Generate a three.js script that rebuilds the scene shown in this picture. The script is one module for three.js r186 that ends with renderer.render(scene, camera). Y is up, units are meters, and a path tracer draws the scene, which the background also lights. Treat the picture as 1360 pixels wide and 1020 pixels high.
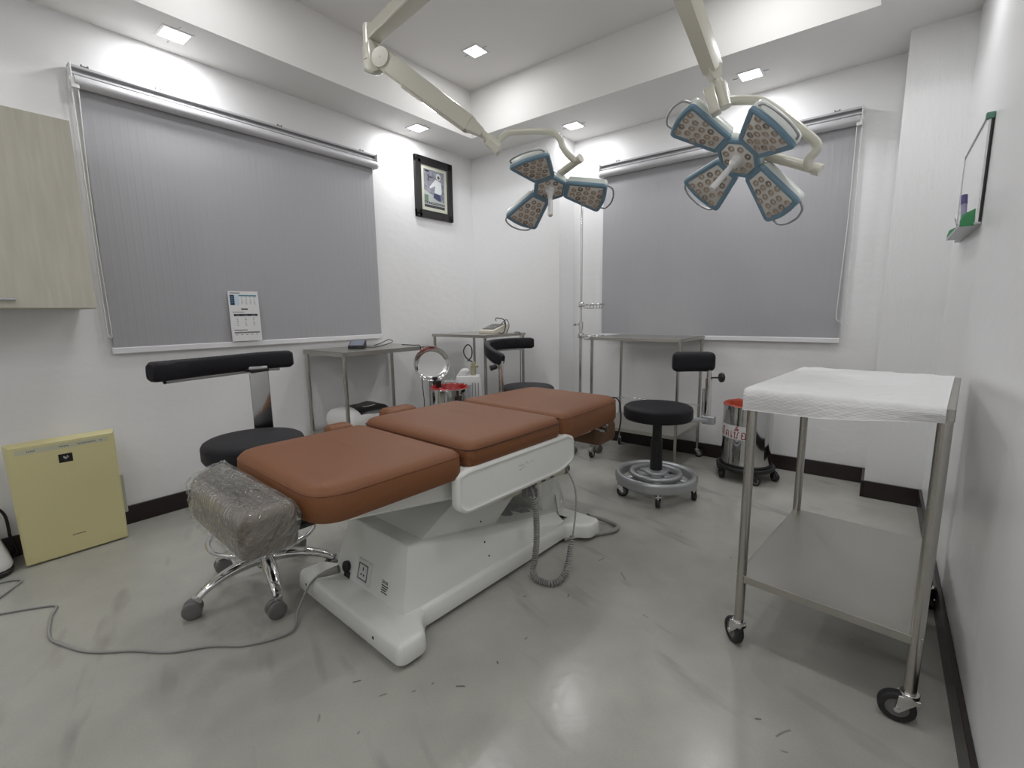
import * as THREE from 'three';
import { RoundedBoxGeometry } from 'three/addons/geometries/RoundedBoxGeometry.js';
import { ConvexGeometry } from 'three/addons/geometries/ConvexGeometry.js';
import { mergeGeometries, mergeVertices, toCreasedNormals } from 'three/addons/utils/BufferGeometryUtils.js';
import { RectAreaLightUniformsLib } from 'three/addons/lights/RectAreaLightUniformsLib.js';

RectAreaLightUniformsLib.init();
const scene = new THREE.Scene();
scene.background = new THREE.Color(0x000000);

// ---------------------------------------------------------------- camera
const camera = new THREE.PerspectiveCamera(78.89, 4 / 3, 0.05, 40);
camera.position.set(3.1111, 1.10, 3.6049);
{
  const right = new THREE.Vector3(0.78573287, -0.01304392, -0.61842842);
  const up = new THREE.Vector3(-0.08345448, 0.98840127, -0.12687897);
  const fwd = new THREE.Vector3(-0.61291044, -0.1513036, -0.7755308);
  camera.quaternion.setFromRotationMatrix(new THREE.Matrix4().makeBasis(right, up, fwd.clone().negate()));
}
camera.updateMatrixWorld(true);

const renderer = new THREE.WebGLRenderer({ antialias: true });
renderer.toneMapping = THREE.LinearToneMapping;
renderer.toneMappingExposure = 1.0;
renderer.shadowMap.enabled = true;
renderer.shadowMap.type = THREE.PCFSoftShadowMap;

// ceiling lamps: radiance of the square LED panels (they are built further down)
const LAMP = 108, LAMP_COLOR = 0xfdfdff;

// ---------------------------------------------------------------- helpers
let seed = 7;
const rnd = () => { seed = (seed * 1664525 + 1013904223) >>> 0; return seed / 4294967296; };
const V = (a) => new THREE.Vector3(a[0], a[1], a[2]);
const D2R = Math.PI / 180;

function clean(g) {
  let q = g.index ? g.toNonIndexed() : g;
  if (!q.attributes.normal) q.computeVertexNormals();
  if (!q.attributes.uv) q.setAttribute('uv', new THREE.BufferAttribute(new Float32Array(q.attributes.position.count * 2), 2));
  for (const k of Object.keys(q.attributes)) if (!['position', 'normal', 'uv'].includes(k)) q.deleteAttribute(k);
  q.morphAttributes = {}; q.clearGroups();
  return q;
}
const merge = (gs) => { gs = Array.isArray(gs) ? gs.flat(9) : [gs]; return gs.length === 1 ? clean(gs[0]) : mergeGeometries(gs.map(clean)); };
function mesh(name, geos, mat, parent = scene) {
  const m = new THREE.Mesh(merge(geos), mat);
  m.name = parent === scene ? numbered(name) : name; m.castShadow = m.receiveShadow = true; parent.add(m); return m;
}
const taken = {};
function numbered(n) { if (!(n in taken)) { taken[n] = 0; return n; } taken[n]++; return n + '_' + String(taken[n]).padStart(3, '0'); }
function tag(o, label, category, group) { o.userData.label = label; o.userData.category = category; if (group) o.userData.group = group; return o; }
function thing(name, label, category, pos = [0, 0, 0], turn = 0, group) {
  const o = new THREE.Group(); o.name = numbered(name); o.position.set(...pos); o.rotation.y = turn; scene.add(o); return tag(o, label, category, group);
}
function struct(name, geos, mat) { const m = mesh(name, geos, mat); m.userData.kind = 'structure'; return m; }

const box = (w, h, d, x = 0, y = 0, z = 0) => new THREE.BoxGeometry(w, h, d).translate(x, y, z);
const rb = (w, h, d, r = 0.004, x = 0, y = 0, z = 0, s = 2) => new RoundedBoxGeometry(w, h, d, s, Math.min(r, w / 2.01, h / 2.01, d / 2.01)).translate(x, y, z);
function cy(a, b, r0, r1 = r0, n = 20) {
  const A = V(a), B = V(b), d = B.clone().sub(A);
  const g = new THREE.CylinderGeometry(r1, r0, d.length(), n, 1);
  g.applyQuaternion(new THREE.Quaternion().setFromUnitVectors(new THREE.Vector3(0, 1, 0), d.clone().normalize()));
  return g.translate((A.x + B.x) / 2, (A.y + B.y) / 2, (A.z + B.z) / 2);
}
// chamfered cylinder along y
function puck(r, y0, y1, c = 0.003, n = 32, x = 0, z = 0) {
  return new THREE.LatheGeometry([[0, y0], [r - c, y0], [r, y0 + c], [r, y1 - c], [r - c, y1], [0, y1]].map(p => new THREE.Vector2(...p)), n).translate(x, 0, z);
}
function lathe(pts, n = 40, pos = [0, 0, 0]) { return new THREE.LatheGeometry(pts.map(p => new THREE.Vector2(p[0], p[1])), n).translate(...pos); }
function tube(pts, r, o = {}) {
  const c = new THREE.CatmullRomCurve3(pts.map(V), !!o.closed, 'catmullrom', o.tension ?? 0.5);
  return new THREE.TubeGeometry(c, o.seg ?? pts.length * 8, r, o.n ?? 10, !!o.closed);
}
function torus(R, r, pos = [0, 0, 0], n = 48, m = 10) { return new THREE.TorusGeometry(R, r, m, n).rotateX(Math.PI / 2).translate(...pos); }
// tube with a radius per control point, rounded ends
function taper(pts, rad, n = 12, seg = 24, flat = 1) {
  const c = new THREE.CatmullRomCurve3(pts.map(V)), fr = c.computeFrenetFrames(seg, false), pos = [], idx = [];
  for (let i = 0; i <= seg; i++) {
    const t = i / seg, p = c.getPoint(t), k = t * (rad.length - 1), j = Math.min(rad.length - 2, Math.floor(k)), r = rad[j] + (rad[j + 1] - rad[j]) * (k - j);
    const T = c.getTangent(t); const S = new THREE.Vector3(0, 1, 0).cross(T).normalize(), U = T.clone().cross(S).normalize();
    for (let a = 0; a < n; a++) { const w = a / n * Math.PI * 2; const q = p.clone().addScaledVector(S, Math.cos(w) * r).addScaledVector(U, Math.sin(w) * r * flat); pos.push(q.x, q.y, q.z); }
  }
  for (let i = 0; i < seg; i++) for (let a = 0; a < n; a++) { const b = (a + 1) % n, i0 = i * n; idx.push(i0 + a, i0 + n + a, i0 + b, i0 + b, i0 + n + a, i0 + n + b); }
  const P0 = c.getPoint(0), P1 = c.getPoint(1); const s0 = pos.length / 3; pos.push(P0.x, P0.y, P0.z, P1.x, P1.y, P1.z);
  for (let a = 0; a < n; a++) { const b = (a + 1) % n; idx.push(s0, a, b, s0 + 1, seg * n + b, seg * n + a); }
  const g = new THREE.BufferGeometry(); g.setAttribute('position', new THREE.Float32BufferAttribute(pos, 3)); g.setIndex(idx);
  return toCreasedNormals(g.toNonIndexed(), 0.9);
}
// rounded convex hull of corner points
function hull(pts, r = 0.008, crease = .5) {
  const q = []; for (const p of pts) for (const d of [[1, 0, 0], [-1, 0, 0], [0, 1, 0], [0, -1, 0], [0, 0, 1], [0, 0, -1], ...[1, -1].flatMap(a => [1, -1].flatMap(b => [1, -1].map(c => [a * .577, b * .577, c * .577])))]) q.push(new THREE.Vector3(p[0] + d[0] * r, p[1] + d[1] * r, p[2] + d[2] * r));
  return toCreasedNormals(new ConvexGeometry(q), crease);
}
// polygon offset (inwards for d > 0; polygon counter-clockwise in x,z) and corner rounding with k points per corner
function offPoly(P, d) {
  const n = P.length, out = [];
  for (let i = 0; i < n; i++) {
    const a = P[(i + n - 1) % n], b = P[i], c = P[(i + 1) % n];
    const u = [b[0] - a[0], b[1] - a[1]], v = [c[0] - b[0], c[1] - b[1]];
    const lu = Math.hypot(...u), lv = Math.hypot(...v); u[0] /= lu; u[1] /= lu; v[0] /= lv; v[1] /= lv;
    const nu = [-u[1], u[0]], nv = [-v[1], v[0]];
    const k = 1 + nu[0] * nv[0] + nu[1] * nv[1];
    out.push([b[0] + d * (nu[0] + nv[0]) / k, b[1] + d * (nu[1] + nv[1]) / k]);
  }
  return out;
}
function roundPoly(P, R, k = 6) {
  const n = P.length, out = [];
  for (let i = 0; i < n; i++) {
    const a = P[(i + n - 1) % n], b = P[i], c = P[(i + 1) % n], r = Math.max(1e-4, Array.isArray(R) ? R[i] : R);
    const u = [a[0] - b[0], a[1] - b[1]], v = [c[0] - b[0], c[1] - b[1]], lu = Math.hypot(...u), lv = Math.hypot(...v);
    const t = Math.min(r, lu * .48, lv * .48);
    const p0 = [b[0] + u[0] / lu * t, b[1] + u[1] / lu * t], p1 = [b[0] + v[0] / lv * t, b[1] + v[1] / lv * t];
    for (let j = 0; j <= k; j++) { const s = j / k; out.push([p0[0] * (1 - s) ** 2 + 2 * b[0] * s * (1 - s) + p1[0] * s * s, p0[1] * (1 - s) ** 2 + 2 * b[1] * s * (1 - s) + p1[1] * s * s]); }
  }
  return out;
}
const rectP = (x0, x1, z0, z1) => [[x0, z0], [x1, z0], [x1, z1], [x0, z1]];
// stack of insets of a rounded polygon: profile = [[inset, y], ...] from bottom centre outwards to top centre
function slab(P, R, profile, k = 6, dens = 1, warp) {
  const pos = [], uv = [], idx = []; let N = 0;
  const sub = (L) => { if (dens <= 1) return L; const o = []; for (let i = 0; i < L.length; i++) { const a = L[i], b = L[(i + 1) % L.length]; for (let j = 0; j < dens; j++) o.push([a[0] + (b[0] - a[0]) * j / dens, a[1] + (b[1] - a[1]) * j / dens]); } return o; };
  const rings = profile.map(([d, y]) => { const RR = Array.isArray(R) ? R.map(r => Math.max(.002, r - d)) : Math.max(.002, R - d); return [sub(roundPoly(offPoly(P, d), RR, k)), y]; });
  N = rings[0][0].length;
  rings.forEach(([L, y], ri) => { for (const p of L) { pos.push(p[0], y, p[1]); uv.push(p[0] + y * .7, p[1] + y * .7); } });
  for (let i = 0; i < rings.length - 1; i++) for (let a = 0; a < N; a++) { const b = (a + 1) % N, o = i * N; idx.push(o + a, o + N + a, o + b, o + b, o + N + a, o + N + b); }
  const cen = (L, y) => { let x = 0, z = 0; for (const p of L) { x += p[0]; z += p[1]; } const c = pos.length / 3; pos.push(x / L.length, y, z / L.length); uv.push(x / L.length, z / L.length); return c; };
  const c0 = cen(rings[0][0], rings[0][1]), c1 = cen(rings[rings.length - 1][0], rings[rings.length - 1][1]), last = (rings.length - 1) * N;
  for (let a = 0; a < N; a++) { const b = (a + 1) % N; idx.push(c0, a, b, c1, last + b, last + a); }
  if (warp) for (let i = 0; i < pos.length; i += 3) { const q = warp(pos[i], pos[i + 1], pos[i + 2]); pos[i] = q[0]; pos[i + 1] = q[1]; pos[i + 2] = q[2]; }
  const g = new THREE.BufferGeometry(); g.setAttribute('position', new THREE.Float32BufferAttribute(pos, 3)); g.setAttribute('uv', new THREE.Float32BufferAttribute(uv, 2)); g.setIndex(idx);
  return toCreasedNormals(g.toNonIndexed(), 0.8);
}
// plain plate with chamfered edge from y0 to y1
const plate = (P, R, y0, y1, c = .004, k = 6) => slab(P, R, [[c, y0], [0, y0 + c], [0, y1 - c], [c * .3, y1 - c * .3], [c, y1]], k);

// noise
const perm = new Uint8Array(512); { const p = [...Array(256).keys()]; for (let i = 255; i > 0; i--) { const j = Math.floor(rnd() * (i + 1)); [p[i], p[j]] = [p[j], p[i]]; } for (let i = 0; i < 512; i++) perm[i] = p[i & 255]; }
const h2 = (x, y) => perm[(perm[x & 255] + y) & 255] / 255;
function vnoise(x, y, per = 256) {
  const xi = Math.floor(x), yi = Math.floor(y), fx = x - xi, fy = y - yi, m = (a) => ((a % per) + per) % per;
  const u = fx * fx * (3 - 2 * fx), v = fy * fy * (3 - 2 * fy);
  return (h2(m(xi), m(yi)) * (1 - u) + h2(m(xi + 1), m(yi)) * u) * (1 - v) + (h2(m(xi), m(yi + 1)) * (1 - u) + h2(m(xi + 1), m(yi + 1)) * u) * v;
}
function fbm(x, y, o = 4, per = 256) { let s = 0, a = .5, t = 0; for (let i = 0; i < o; i++) { s += a * vnoise(x, y, per); t += a; x *= 2; y *= 2; per = Math.min(256, per * 2); a *= .5; } return s / t; }
function noiseTex(n, fn, srgb = false) {
  const d = new Uint8Array(n * n * 4);
  for (let y = 0; y < n; y++) for (let x = 0; x < n; x++) { let c = fn(x / n, y / n); if (typeof c === 'number') c = [c, c, c]; const i = (y * n + x) * 4; for (let k = 0; k < 3; k++) d[i + k] = Math.max(0, Math.min(255, c[k] * 255)); d[i + 3] = 255; }
  const t = new THREE.DataTexture(d, n, n); t.wrapS = t.wrapT = THREE.RepeatWrapping; t.magFilter = THREE.LinearFilter; t.minFilter = THREE.LinearMipmapLinearFilter; t.generateMipmaps = true; if (srgb) t.colorSpace = THREE.SRGBColorSpace; t.needsUpdate = true; return t;
}
function canvasTex(w, h, draw) { const c = document.createElement('canvas'); c.width = w; c.height = h; draw(c.getContext('2d'), w, h); const t = new THREE.CanvasTexture(c); t.colorSpace = THREE.SRGBColorSpace; t.anisotropy = 8; return t; }
const rep = (t, a, b = a) => { const q = t.clone(); q.repeat.set(a, b); q.needsUpdate = true; return q; };

// ---------------------------------------------------------------- materials
const M = {};
const std = (c, rough, extra = {}) => new THREE.MeshStandardMaterial({ color: Array.isArray(c) ? new THREE.Color().setRGB(...c) : c, roughness: rough, ...extra });
const phy = (c, rough, extra = {}) => new THREE.MeshPhysicalMaterial({ color: Array.isArray(c) ? new THREE.Color().setRGB(...c) : c, roughness: rough, ...extra });
const paintBump = noiseTex(256, (u, v) => fbm(u * 32, v * 32, 3, 32));
const grain = noiseTex(256, (u, v) => { const a = Math.abs(fbm(u * 40, v * 40, 2, 40) - .5) * 2; return 1 - a; });
const fineNoise = noiseTex(256, (u, v) => fbm(u * 64, v * 64, 3, 64));
M.wall = std([.80, .80, .80], .42, { bumpMap: rep(paintBump, 3, 3), bumpScale: .0012 });
M.wallGloss = std([.80, .80, .80], .30, { bumpMap: rep(paintBump, 3, 3), bumpScale: .001 });
M.ceiling = std([.78, .77, .75], .75);
M.base = std([.018, .010, .010], .32);
M.steel = std([.47, .455, .42], .26, { metalness: 1, roughnessMap: null });
M.steelTop = std([.47, .455, .415], .34, { metalness: 1, bumpMap: rep(noiseTex(256, (u, v) => fbm(u * 4, v * 128, 3, 128)), 2, 2), bumpScale: .0003 });
M.chrome = std([.72, .72, .72], .10, { metalness: 1 });
M.chromeDark = std([.42, .42, .42], .12, { metalness: 1 });
M.alu = std([.46, .47, .48], .42, { metalness: .7 });
M.black = std([.012, .012, .013], .45);
M.blackVinyl = phy([.009, .009, .012], .5, { specularIntensity: .55, bumpMap: rep(grain, 20), bumpScale: .0004 });
M.rubber = std([.02, .02, .021], .6);
M.greyPlastic = std([.16, .155, .15], .5);
M.leather = phy([.195, .072, .025], .47, { specularIntensity: .85, bumpMap: rep(grain, 14), bumpScale: .0005 });
M.seam = std([.06, .022, .011], .6);
M.whiteCoat = phy([.80, .81, .77], .32, { clearcoat: .4, clearcoatRoughness: .2, bumpMap: rep(fineNoise, 6), bumpScale: .0003 });
M.whitePlastic = std([.72, .72, .71], .4);
M.creamEnamel = phy([.56, .545, .46], .30, { clearcoat: .5, clearcoatRoughness: .15 });
M.petalBack = phy([.68, .72, .68], .30, { clearcoat: .5, clearcoatRoughness: .15 });
M.blue = std([.17, .28, .36], .45);
M.ledPlate = std([.74, .72, .67], .45);
M.lensRim = std([.42, .36, .29], .35);
M.lens = phy([.26, .22, .17], .12, { clearcoat: 1, clearcoatRoughness: .05 });
M.fabric = std([.375, .375, .39], .85);
M.bar = std([.75, .75, .76], .35);
M.rail = std([.50, .50, .51], .34);
M.grey = std([.3, .3, .3], .5);
M.purifier = std([.62, .57, .30], .36);
M.purifierSide = std([.68, .63, .40], .42);
M.red = std([.36, .02, .015], .35);
M.orangeRed = std([.42, .06, .03], .4);
M.paper = std([.78, .78, .77], .7);
M.green = std([.02, .22, .07], .4);
const crinkle = noiseTex(512, (u, v) => { let s = 0, a = .5; for (const f of [7, 15, 31, 61]) { const n = 1 - Math.abs(vnoise(u * f + fbm(u * 9, v * 9, 2, 9) * 1.2, v * f * .7 + 3, f) - .5) * 2; s += a * n * n; a *= .6; } return s * .8; });
M.film = phy([.97, .98, .97], .04, { transmission: .965, thickness: 0, ior: 1.5, bumpMap: rep(crinkle, 4), bumpScale: .010 });
M.clear = phy([.95, .97, .96], .06, { transmission: 1, thickness: 0, ior: 1.45 });
M.cable = std([.30, .295, .28], .55);
M.blackCable = std([.02, .02, .02], .5);

// ---------------------------------------------------------------- room shell
const W = 3.3587, Sf = 2.4993, Ce = 2.8496, ZF = 4.75;
const CX0 = .3645, CX1 = 2.982, CZ0 = .6188, CZ1 = 4.05;       // raised part of the ceiling
{
  // floor: grey epoxy with mottling and scuffs
  const fw = W + .4, fd = ZF + .4;
  const scuffs = [[1.949, 2.912, .03, .9], [2.212, 2.733, .035, .9], [2.053, 2.896, .03, .5], [2.099, 2.261, .014, .9], [2.246, 2.45, .02, .5], [2.239, 2.594, .016, .8], [2.936, 2.324, .02, .8], [2.997, 2.329, .06, .5], [3.007, 2.388, .02, .4], [2.209, 1.832, .05, .5], [2.344, 1.897, .07, .45], [2.232, 2.154, .03, .6], [2.522, 2.09, .03, .35], [2.139, 2.778, .012, .5], [2.116, 2.831, .014, .5], [1.978, 3.051, .03, .4], [2.106, 3.012, .012, .5]];
  const floorMap = canvasTex(1536, 2048, (g, w, h) => {
    const id = g.createImageData(w, h), d = id.data;
    for (let y = 0; y < h; y++) for (let x = 0; x < w; x++) {
      const X = x / w * fw, Z = y / h * fd;
      const n = fbm(X * 1.3 + 3, Z * 1.3 + 9, 4), m = fbm(X * 9, Z * 9, 3), f = h2(x * 7 + y * 13, y * 3 + x), s = fbm(X * 3 + Z * 2 + 40, Z * 14 - X * 5, 3);
      const b = 1 + (n - .5) * .20 + (m - .5) * .07 + (f - .5) * .03 - Math.max(0, s - .66) * .5;
      const i = (y * w + x) * 4; d[i] = 168 * b; d[i + 1] = 167 * b; d[i + 2] = 159 * b; d[i + 3] = 255;
    }
    g.putImageData(id, 0, 0);
    const mark = (X, Z, L, a, ang) => { const px = (X + .2) / fw * w, pz = (Z + .2) / fd * h, k = L / fw * w; g.strokeStyle = `rgba(30,28,26,${a})`; g.lineWidth = 1.5; g.beginPath(); let x = px - Math.cos(ang) * k / 2, y = pz - Math.sin(ang) * k / 2; g.moveTo(x, y); for (let j = 0; j < 4; j++) { x += Math.cos(ang + (rnd() - .5) * .9) * k / 4; y += Math.sin(ang + (rnd() - .5) * .9) * k / 4; g.lineTo(x, y); } g.stroke(); };
    for (const [X, Z, L, a] of scuffs) mark(X, Z, L * .75, a * .75, rnd() * 3);
    for (let i = 0; i < 30; i++) mark(.3 + rnd() * 2.9, .3 + rnd() * 3.8, .006 + rnd() * .018, .12 + rnd() * .2, rnd() * 6);
  });
  floorMap.flipY = false;
  const rmap = noiseTex(512, (u, v) => { const a = fbm(u * 8, v * 8, 5, 8); return [0, .62 + (a - .5) * .28, 0]; });
  M.floor = phy([1, 1, 1], .33, { map: floorMap, roughnessMap: rep(rmap, 2, 3), bumpMap: rep(fineNoise, 3, 4), bumpScale: .0003, specularIntensity: .75 });
  const fl = new THREE.BufferGeometry();
  const x0 = -.2, x1 = W + .2, z0 = -.2, z1 = ZF + .2;
  const top = new THREE.PlaneGeometry(fw, fd, 1, 1).rotateX(-Math.PI / 2).translate((x0 + x1) / 2, 0, (z0 + z1) / 2);
  { const uv = top.attributes.uv, p = top.attributes.position; for (let i = 0; i < uv.count; i++) uv.setXY(i, (p.getX(i) - x0) / fw, (p.getZ(i) - z0) / fd); }
  struct('floor', [top, box(fw, .12, fd, (x0 + x1) / 2, -.0605, (z0 + z1) / 2)], M.floor);

  const T = .15;
  struct('wall_left', box(T, 3.1, ZF + 2 * T, -T / 2, 1.5, ZF / 2), M.wall);
  struct('wall_back', [box(W + 2 * T, 3.1, T, W / 2, 1.5, -T / 2), box(.9632, 3.0, .2325, .9632 / 2, 1.45, .2325 / 2), box(W - 3.1019, 3.0, .2674, (W + 3.1019) / 2, 1.45, .2674 / 2)], M.wall);
  struct('wall_right', box(T, 3.1, ZF + 2 * T, W + T / 2, 1.5, ZF / 2), M.wallGloss);
  struct('wall_front', box(W + 2 * T, 3.1, T, W / 2, 1.5, ZF + T / 2), M.wall);
  struct('ceiling', [
    box(W + 2 * T, .12, ZF + 2 * T, W / 2, Ce + .06, ZF / 2),
    box(CX0, Ce - Sf, ZF, CX0 / 2, (Ce + Sf) / 2, ZF / 2), box(W - CX1, Ce - Sf, ZF, (W + CX1) / 2, (Ce + Sf) / 2, ZF / 2),
    box(CX1 - CX0, Ce - Sf, CZ0, (CX0 + CX1) / 2, (Ce + Sf) / 2, CZ0 / 2), box(CX1 - CX0, Ce - Sf, ZF - CZ1, (CX0 + CX1) / 2, (Ce + Sf) / 2, (ZF + CZ1) / 2)], M.ceiling);
  const bh = .0996, bt = .014;
  const bb = (x0, x1, z0, z1) => rb(x1 - x0, bh, z1 - z0, .003, (x0 + x1) / 2, bh / 2, (z0 + z1) / 2);
  struct('baseboard_left', bb(0, bt, .2325, ZF), M.base);
  struct('baseboard_back', [bb(0, .9632 + bt, .2325, .2325 + bt), bb(.9632, .9632 + bt, 0, .2325), bb(.9632, 3.1019, 0, bt), bb(3.1019 - bt, 3.1019, 0, .2674 + bt), bb(3.1019, W, .2674, .2674 + bt)], M.base);
  struct('baseboard_right', bb(W - bt, W, .2674, ZF), M.base);
  struct('baseboard_front', bb(0, W, ZF - bt, ZF), M.base);
}

// ---------------------------------------------------------------- recessed square ceiling lamps
M.glow = std([.9, .9, .9], .4, { emissive: new THREE.Color(LAMP_COLOR), emissiveIntensity: 6 });
function downlight(x, z, y, label, power = 1) {
  const t = thing('ceiling_downlight', label, 'ceiling lamp', [x, y, z], 0, 'square recessed ceiling lamps');
  const s = .056, o = .068;
  mesh('lamp_frame', [box(o * 2, .004, o - s, 0, -.002, (o + s) / 2), box(o * 2, .004, o - s, 0, -.002, -(o + s) / 2), box(o - s, .004, s * 2, (o + s) / 2, -.002, 0), box(o - s, .004, s * 2, -(o + s) / 2, -.002, 0)], M.whitePlastic, t);
  mesh('light_panel', box(s * 2, .002, s * 2, 0, -.0012, 0), M.glow, t);
  for (const k of [-1, 1]) mesh('spring_clip', rb(.035, .003, .006, .001, k * (o + .014), -.0018, 0), M.alu, t);
  const l = new THREE.RectAreaLight(LAMP_COLOR, LAMP * power, s * 2, s * 2); l.rotation.x = -Math.PI / 2; l.position.y = -.006; t.add(l);
  return t;
}
downlight(.197, 2.615, Sf, 'lit square ceiling lamp above the large blind by the wall cabinet');
downlight(.205, 1.043, Sf, 'lit square ceiling lamp above the framed picture');
downlight(1.139, .310, Sf, 'lit square ceiling lamp beside the white corner column');
downlight(2.361, .296, Sf, 'lit square ceiling lamp above the blind behind the four-petal surgical lamp');
downlight(.795, 1.026, Ce, 'lit square ceiling lamp in the raised ceiling panel corner');
downlight(2.55, 1.026, Ce, 'square ceiling lamp in the raised ceiling above the four-petal surgical lamp');
downlight(.795, 2.62, Ce, 'square ceiling lamp in the raised ceiling above the black chrome stool');
downlight(2.55, 2.62, Ce, 'square ceiling lamp in the raised ceiling over the open floor');
downlight(3.165, 1.043, Sf, 'square ceiling lamp above the whiteboard on the right wall', .7);
downlight(3.165, 2.62, Sf, 'square ceiling lamp close to the right wall behind the trolley', .7);
downlight(.205, 4.19, Sf, 'square ceiling lamp near the left wall beyond the cabinet');
downlight(3.165, 4.19, Sf, 'square ceiling lamp near the right wall by the front corner');
downlight(1.139, 4.45, Sf, 'square ceiling lamp by the front wall on the cabinet side');
downlight(2.361, 4.45, Sf, 'square ceiling lamp by the front wall on the trolley side');

// ---------------------------------------------------------------- roller blinds
M.fabric.bumpMap = canvasTex(1024, 64, (g, w, h) => {
  const id = g.createImageData(w, h); for (let x = 0; x < w; x++) { const s = fbm(x / 9, 3.5, 3) * .6 + .4 * Math.pow(.5 + .5 * Math.sin(x / w * Math.PI * 2 * 46 + 2 * fbm(x / 60, 1, 2)), 6); for (let y = 0; y < h; y++) { const i = (y * w + x) * 4; const v = s * 220 + h2(x * 3, y * 5) * 12; id.data[i] = id.data[i + 1] = id.data[i + 2] = v; id.data[i + 3] = 255; } } g.putImageData(id, 0, 0);
});
M.fabric.bumpMap.colorSpace = THREE.NoColorSpace;
M.fabric.bumpScale = .0015;
// built along local x, in front of a wall at local z = 0
function blind(t, w, top, bot, chainX, chainBot, loop, clips) {
  const y0 = top, xh = w / 2;
  const rail = mesh('head_rail', [rb(w, .012, .03, .002, 0, y0 - .006, .03), rb(w, .03, .006, .002, 0, y0 - .02, .012), rb(w - .01, .010, .008, .002, 0, y0 - .038, .044)], M.rail, t);
  for (const c of clips) mesh('clip', [rb(.03, .006, .02, .001, c, y0 + .003, .03), rb(.006, .008, .006, .001, c - .012, y0 + .006, .04), rb(.006, .008, .006, .001, c + .012, y0 + .006, .04)], M.greyPlastic, rail);
  mesh('roller_tube', [cy([-xh + .012, y0 - .075, .047], [xh - .012, y0 - .075, .047], .027, .027, 28)], M.rail, t);
  for (const s of [-1, 1]) mesh('end_bracket', [rb(.006, .10, .062, .003, s * (xh - .003), y0 - .05, .034), cy([s * (xh - .01), y0 - .075, .047], [s * (xh + .006), y0 - .075, .047], .022, .02)], M.whitePlastic, t);
  const fh = y0 - .075 - bot - .02;
  const f = new THREE.PlaneGeometry(w - .05, fh, 60, 1); { const p = f.attributes.position; for (let i = 0; i < p.count; i++) p.setZ(i, Math.sin(p.getX(i) * 17) * .0006); f.computeVertexNormals(); }
  mesh('blind_fabric', [f.translate(0, bot + .02 + fh / 2, .024), box(w - .05, fh, .001, 0, bot + .02 + fh / 2, .022)], M.fabric, t);
  mesh('bottom_bar', [rb(w - .03, .032, .012, .004, 0, bot + .016, .026), rb(.02, .006, .002, .001, xh - .05, bot + .025, .0325)], M.bar, t);
  const cx = chainX, R = .012;
  const pts = loop ? [[cx - R, y0 - .07, .055], [cx - R * 1.2, (y0 + chainBot) / 2, .05], [cx - R * 2.4, chainBot + .09, .05], [cx - R * 1.9, chainBot + .02, .05], [cx, chainBot, .05], [cx + R * 1.5, chainBot + .03, .05], [cx + R * 1.2, (y0 + chainBot) / 2, .05], [cx + R, y0 - .07, .055]]
    : [[cx - R, y0 - .06, .055], [cx - R, (y0 + chainBot) / 2, .055], [cx - R * .8, chainBot + .03, .052], [cx, chainBot, .052], [cx + R * .5, chainBot + .03, .052], [cx, (y0 + chainBot) / 2, .052], [cx + R, y0 - .06, .055]];
  mesh('pull_chain', tube(pts, .0026, { seg: 120, n: 6 }), M.whitePlastic, t);
  mesh('chain_guide', rb(.03, .05, .016, .004, cx, y0 - .085, .06), M.whitePlastic, t);
}
{
  const L = thing('roller_blind', 'wide grey roller blind on the left wall with paper leaning on its bottom bar', 'blind', [0, .915, (3.0123 + 1.3208) / 2], Math.PI / 2, 'grey roller blinds');
  const w = 3.0123 - 1.3208; blind(L, w, 2.272 - .915, 0, -w / 2 + .012, .10, false, [-w / 2 + .06, -w / 2 + .35, -w / 2 + .98, w / 2 - .12]);
  const B = thing('roller_blind', 'grey roller blind on the back wall with long looped pull chain', 'blind', [(1.2257 + 2.9222) / 2, .882, 0], 0, 'grey roller blinds');
  const w2 = 2.9222 - 1.2257; blind(B, w2, 2.259 - .882, 0, w2 / 2 - .012, .13, true, [-w2 / 2 + .15, .45, .72]);
}

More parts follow.
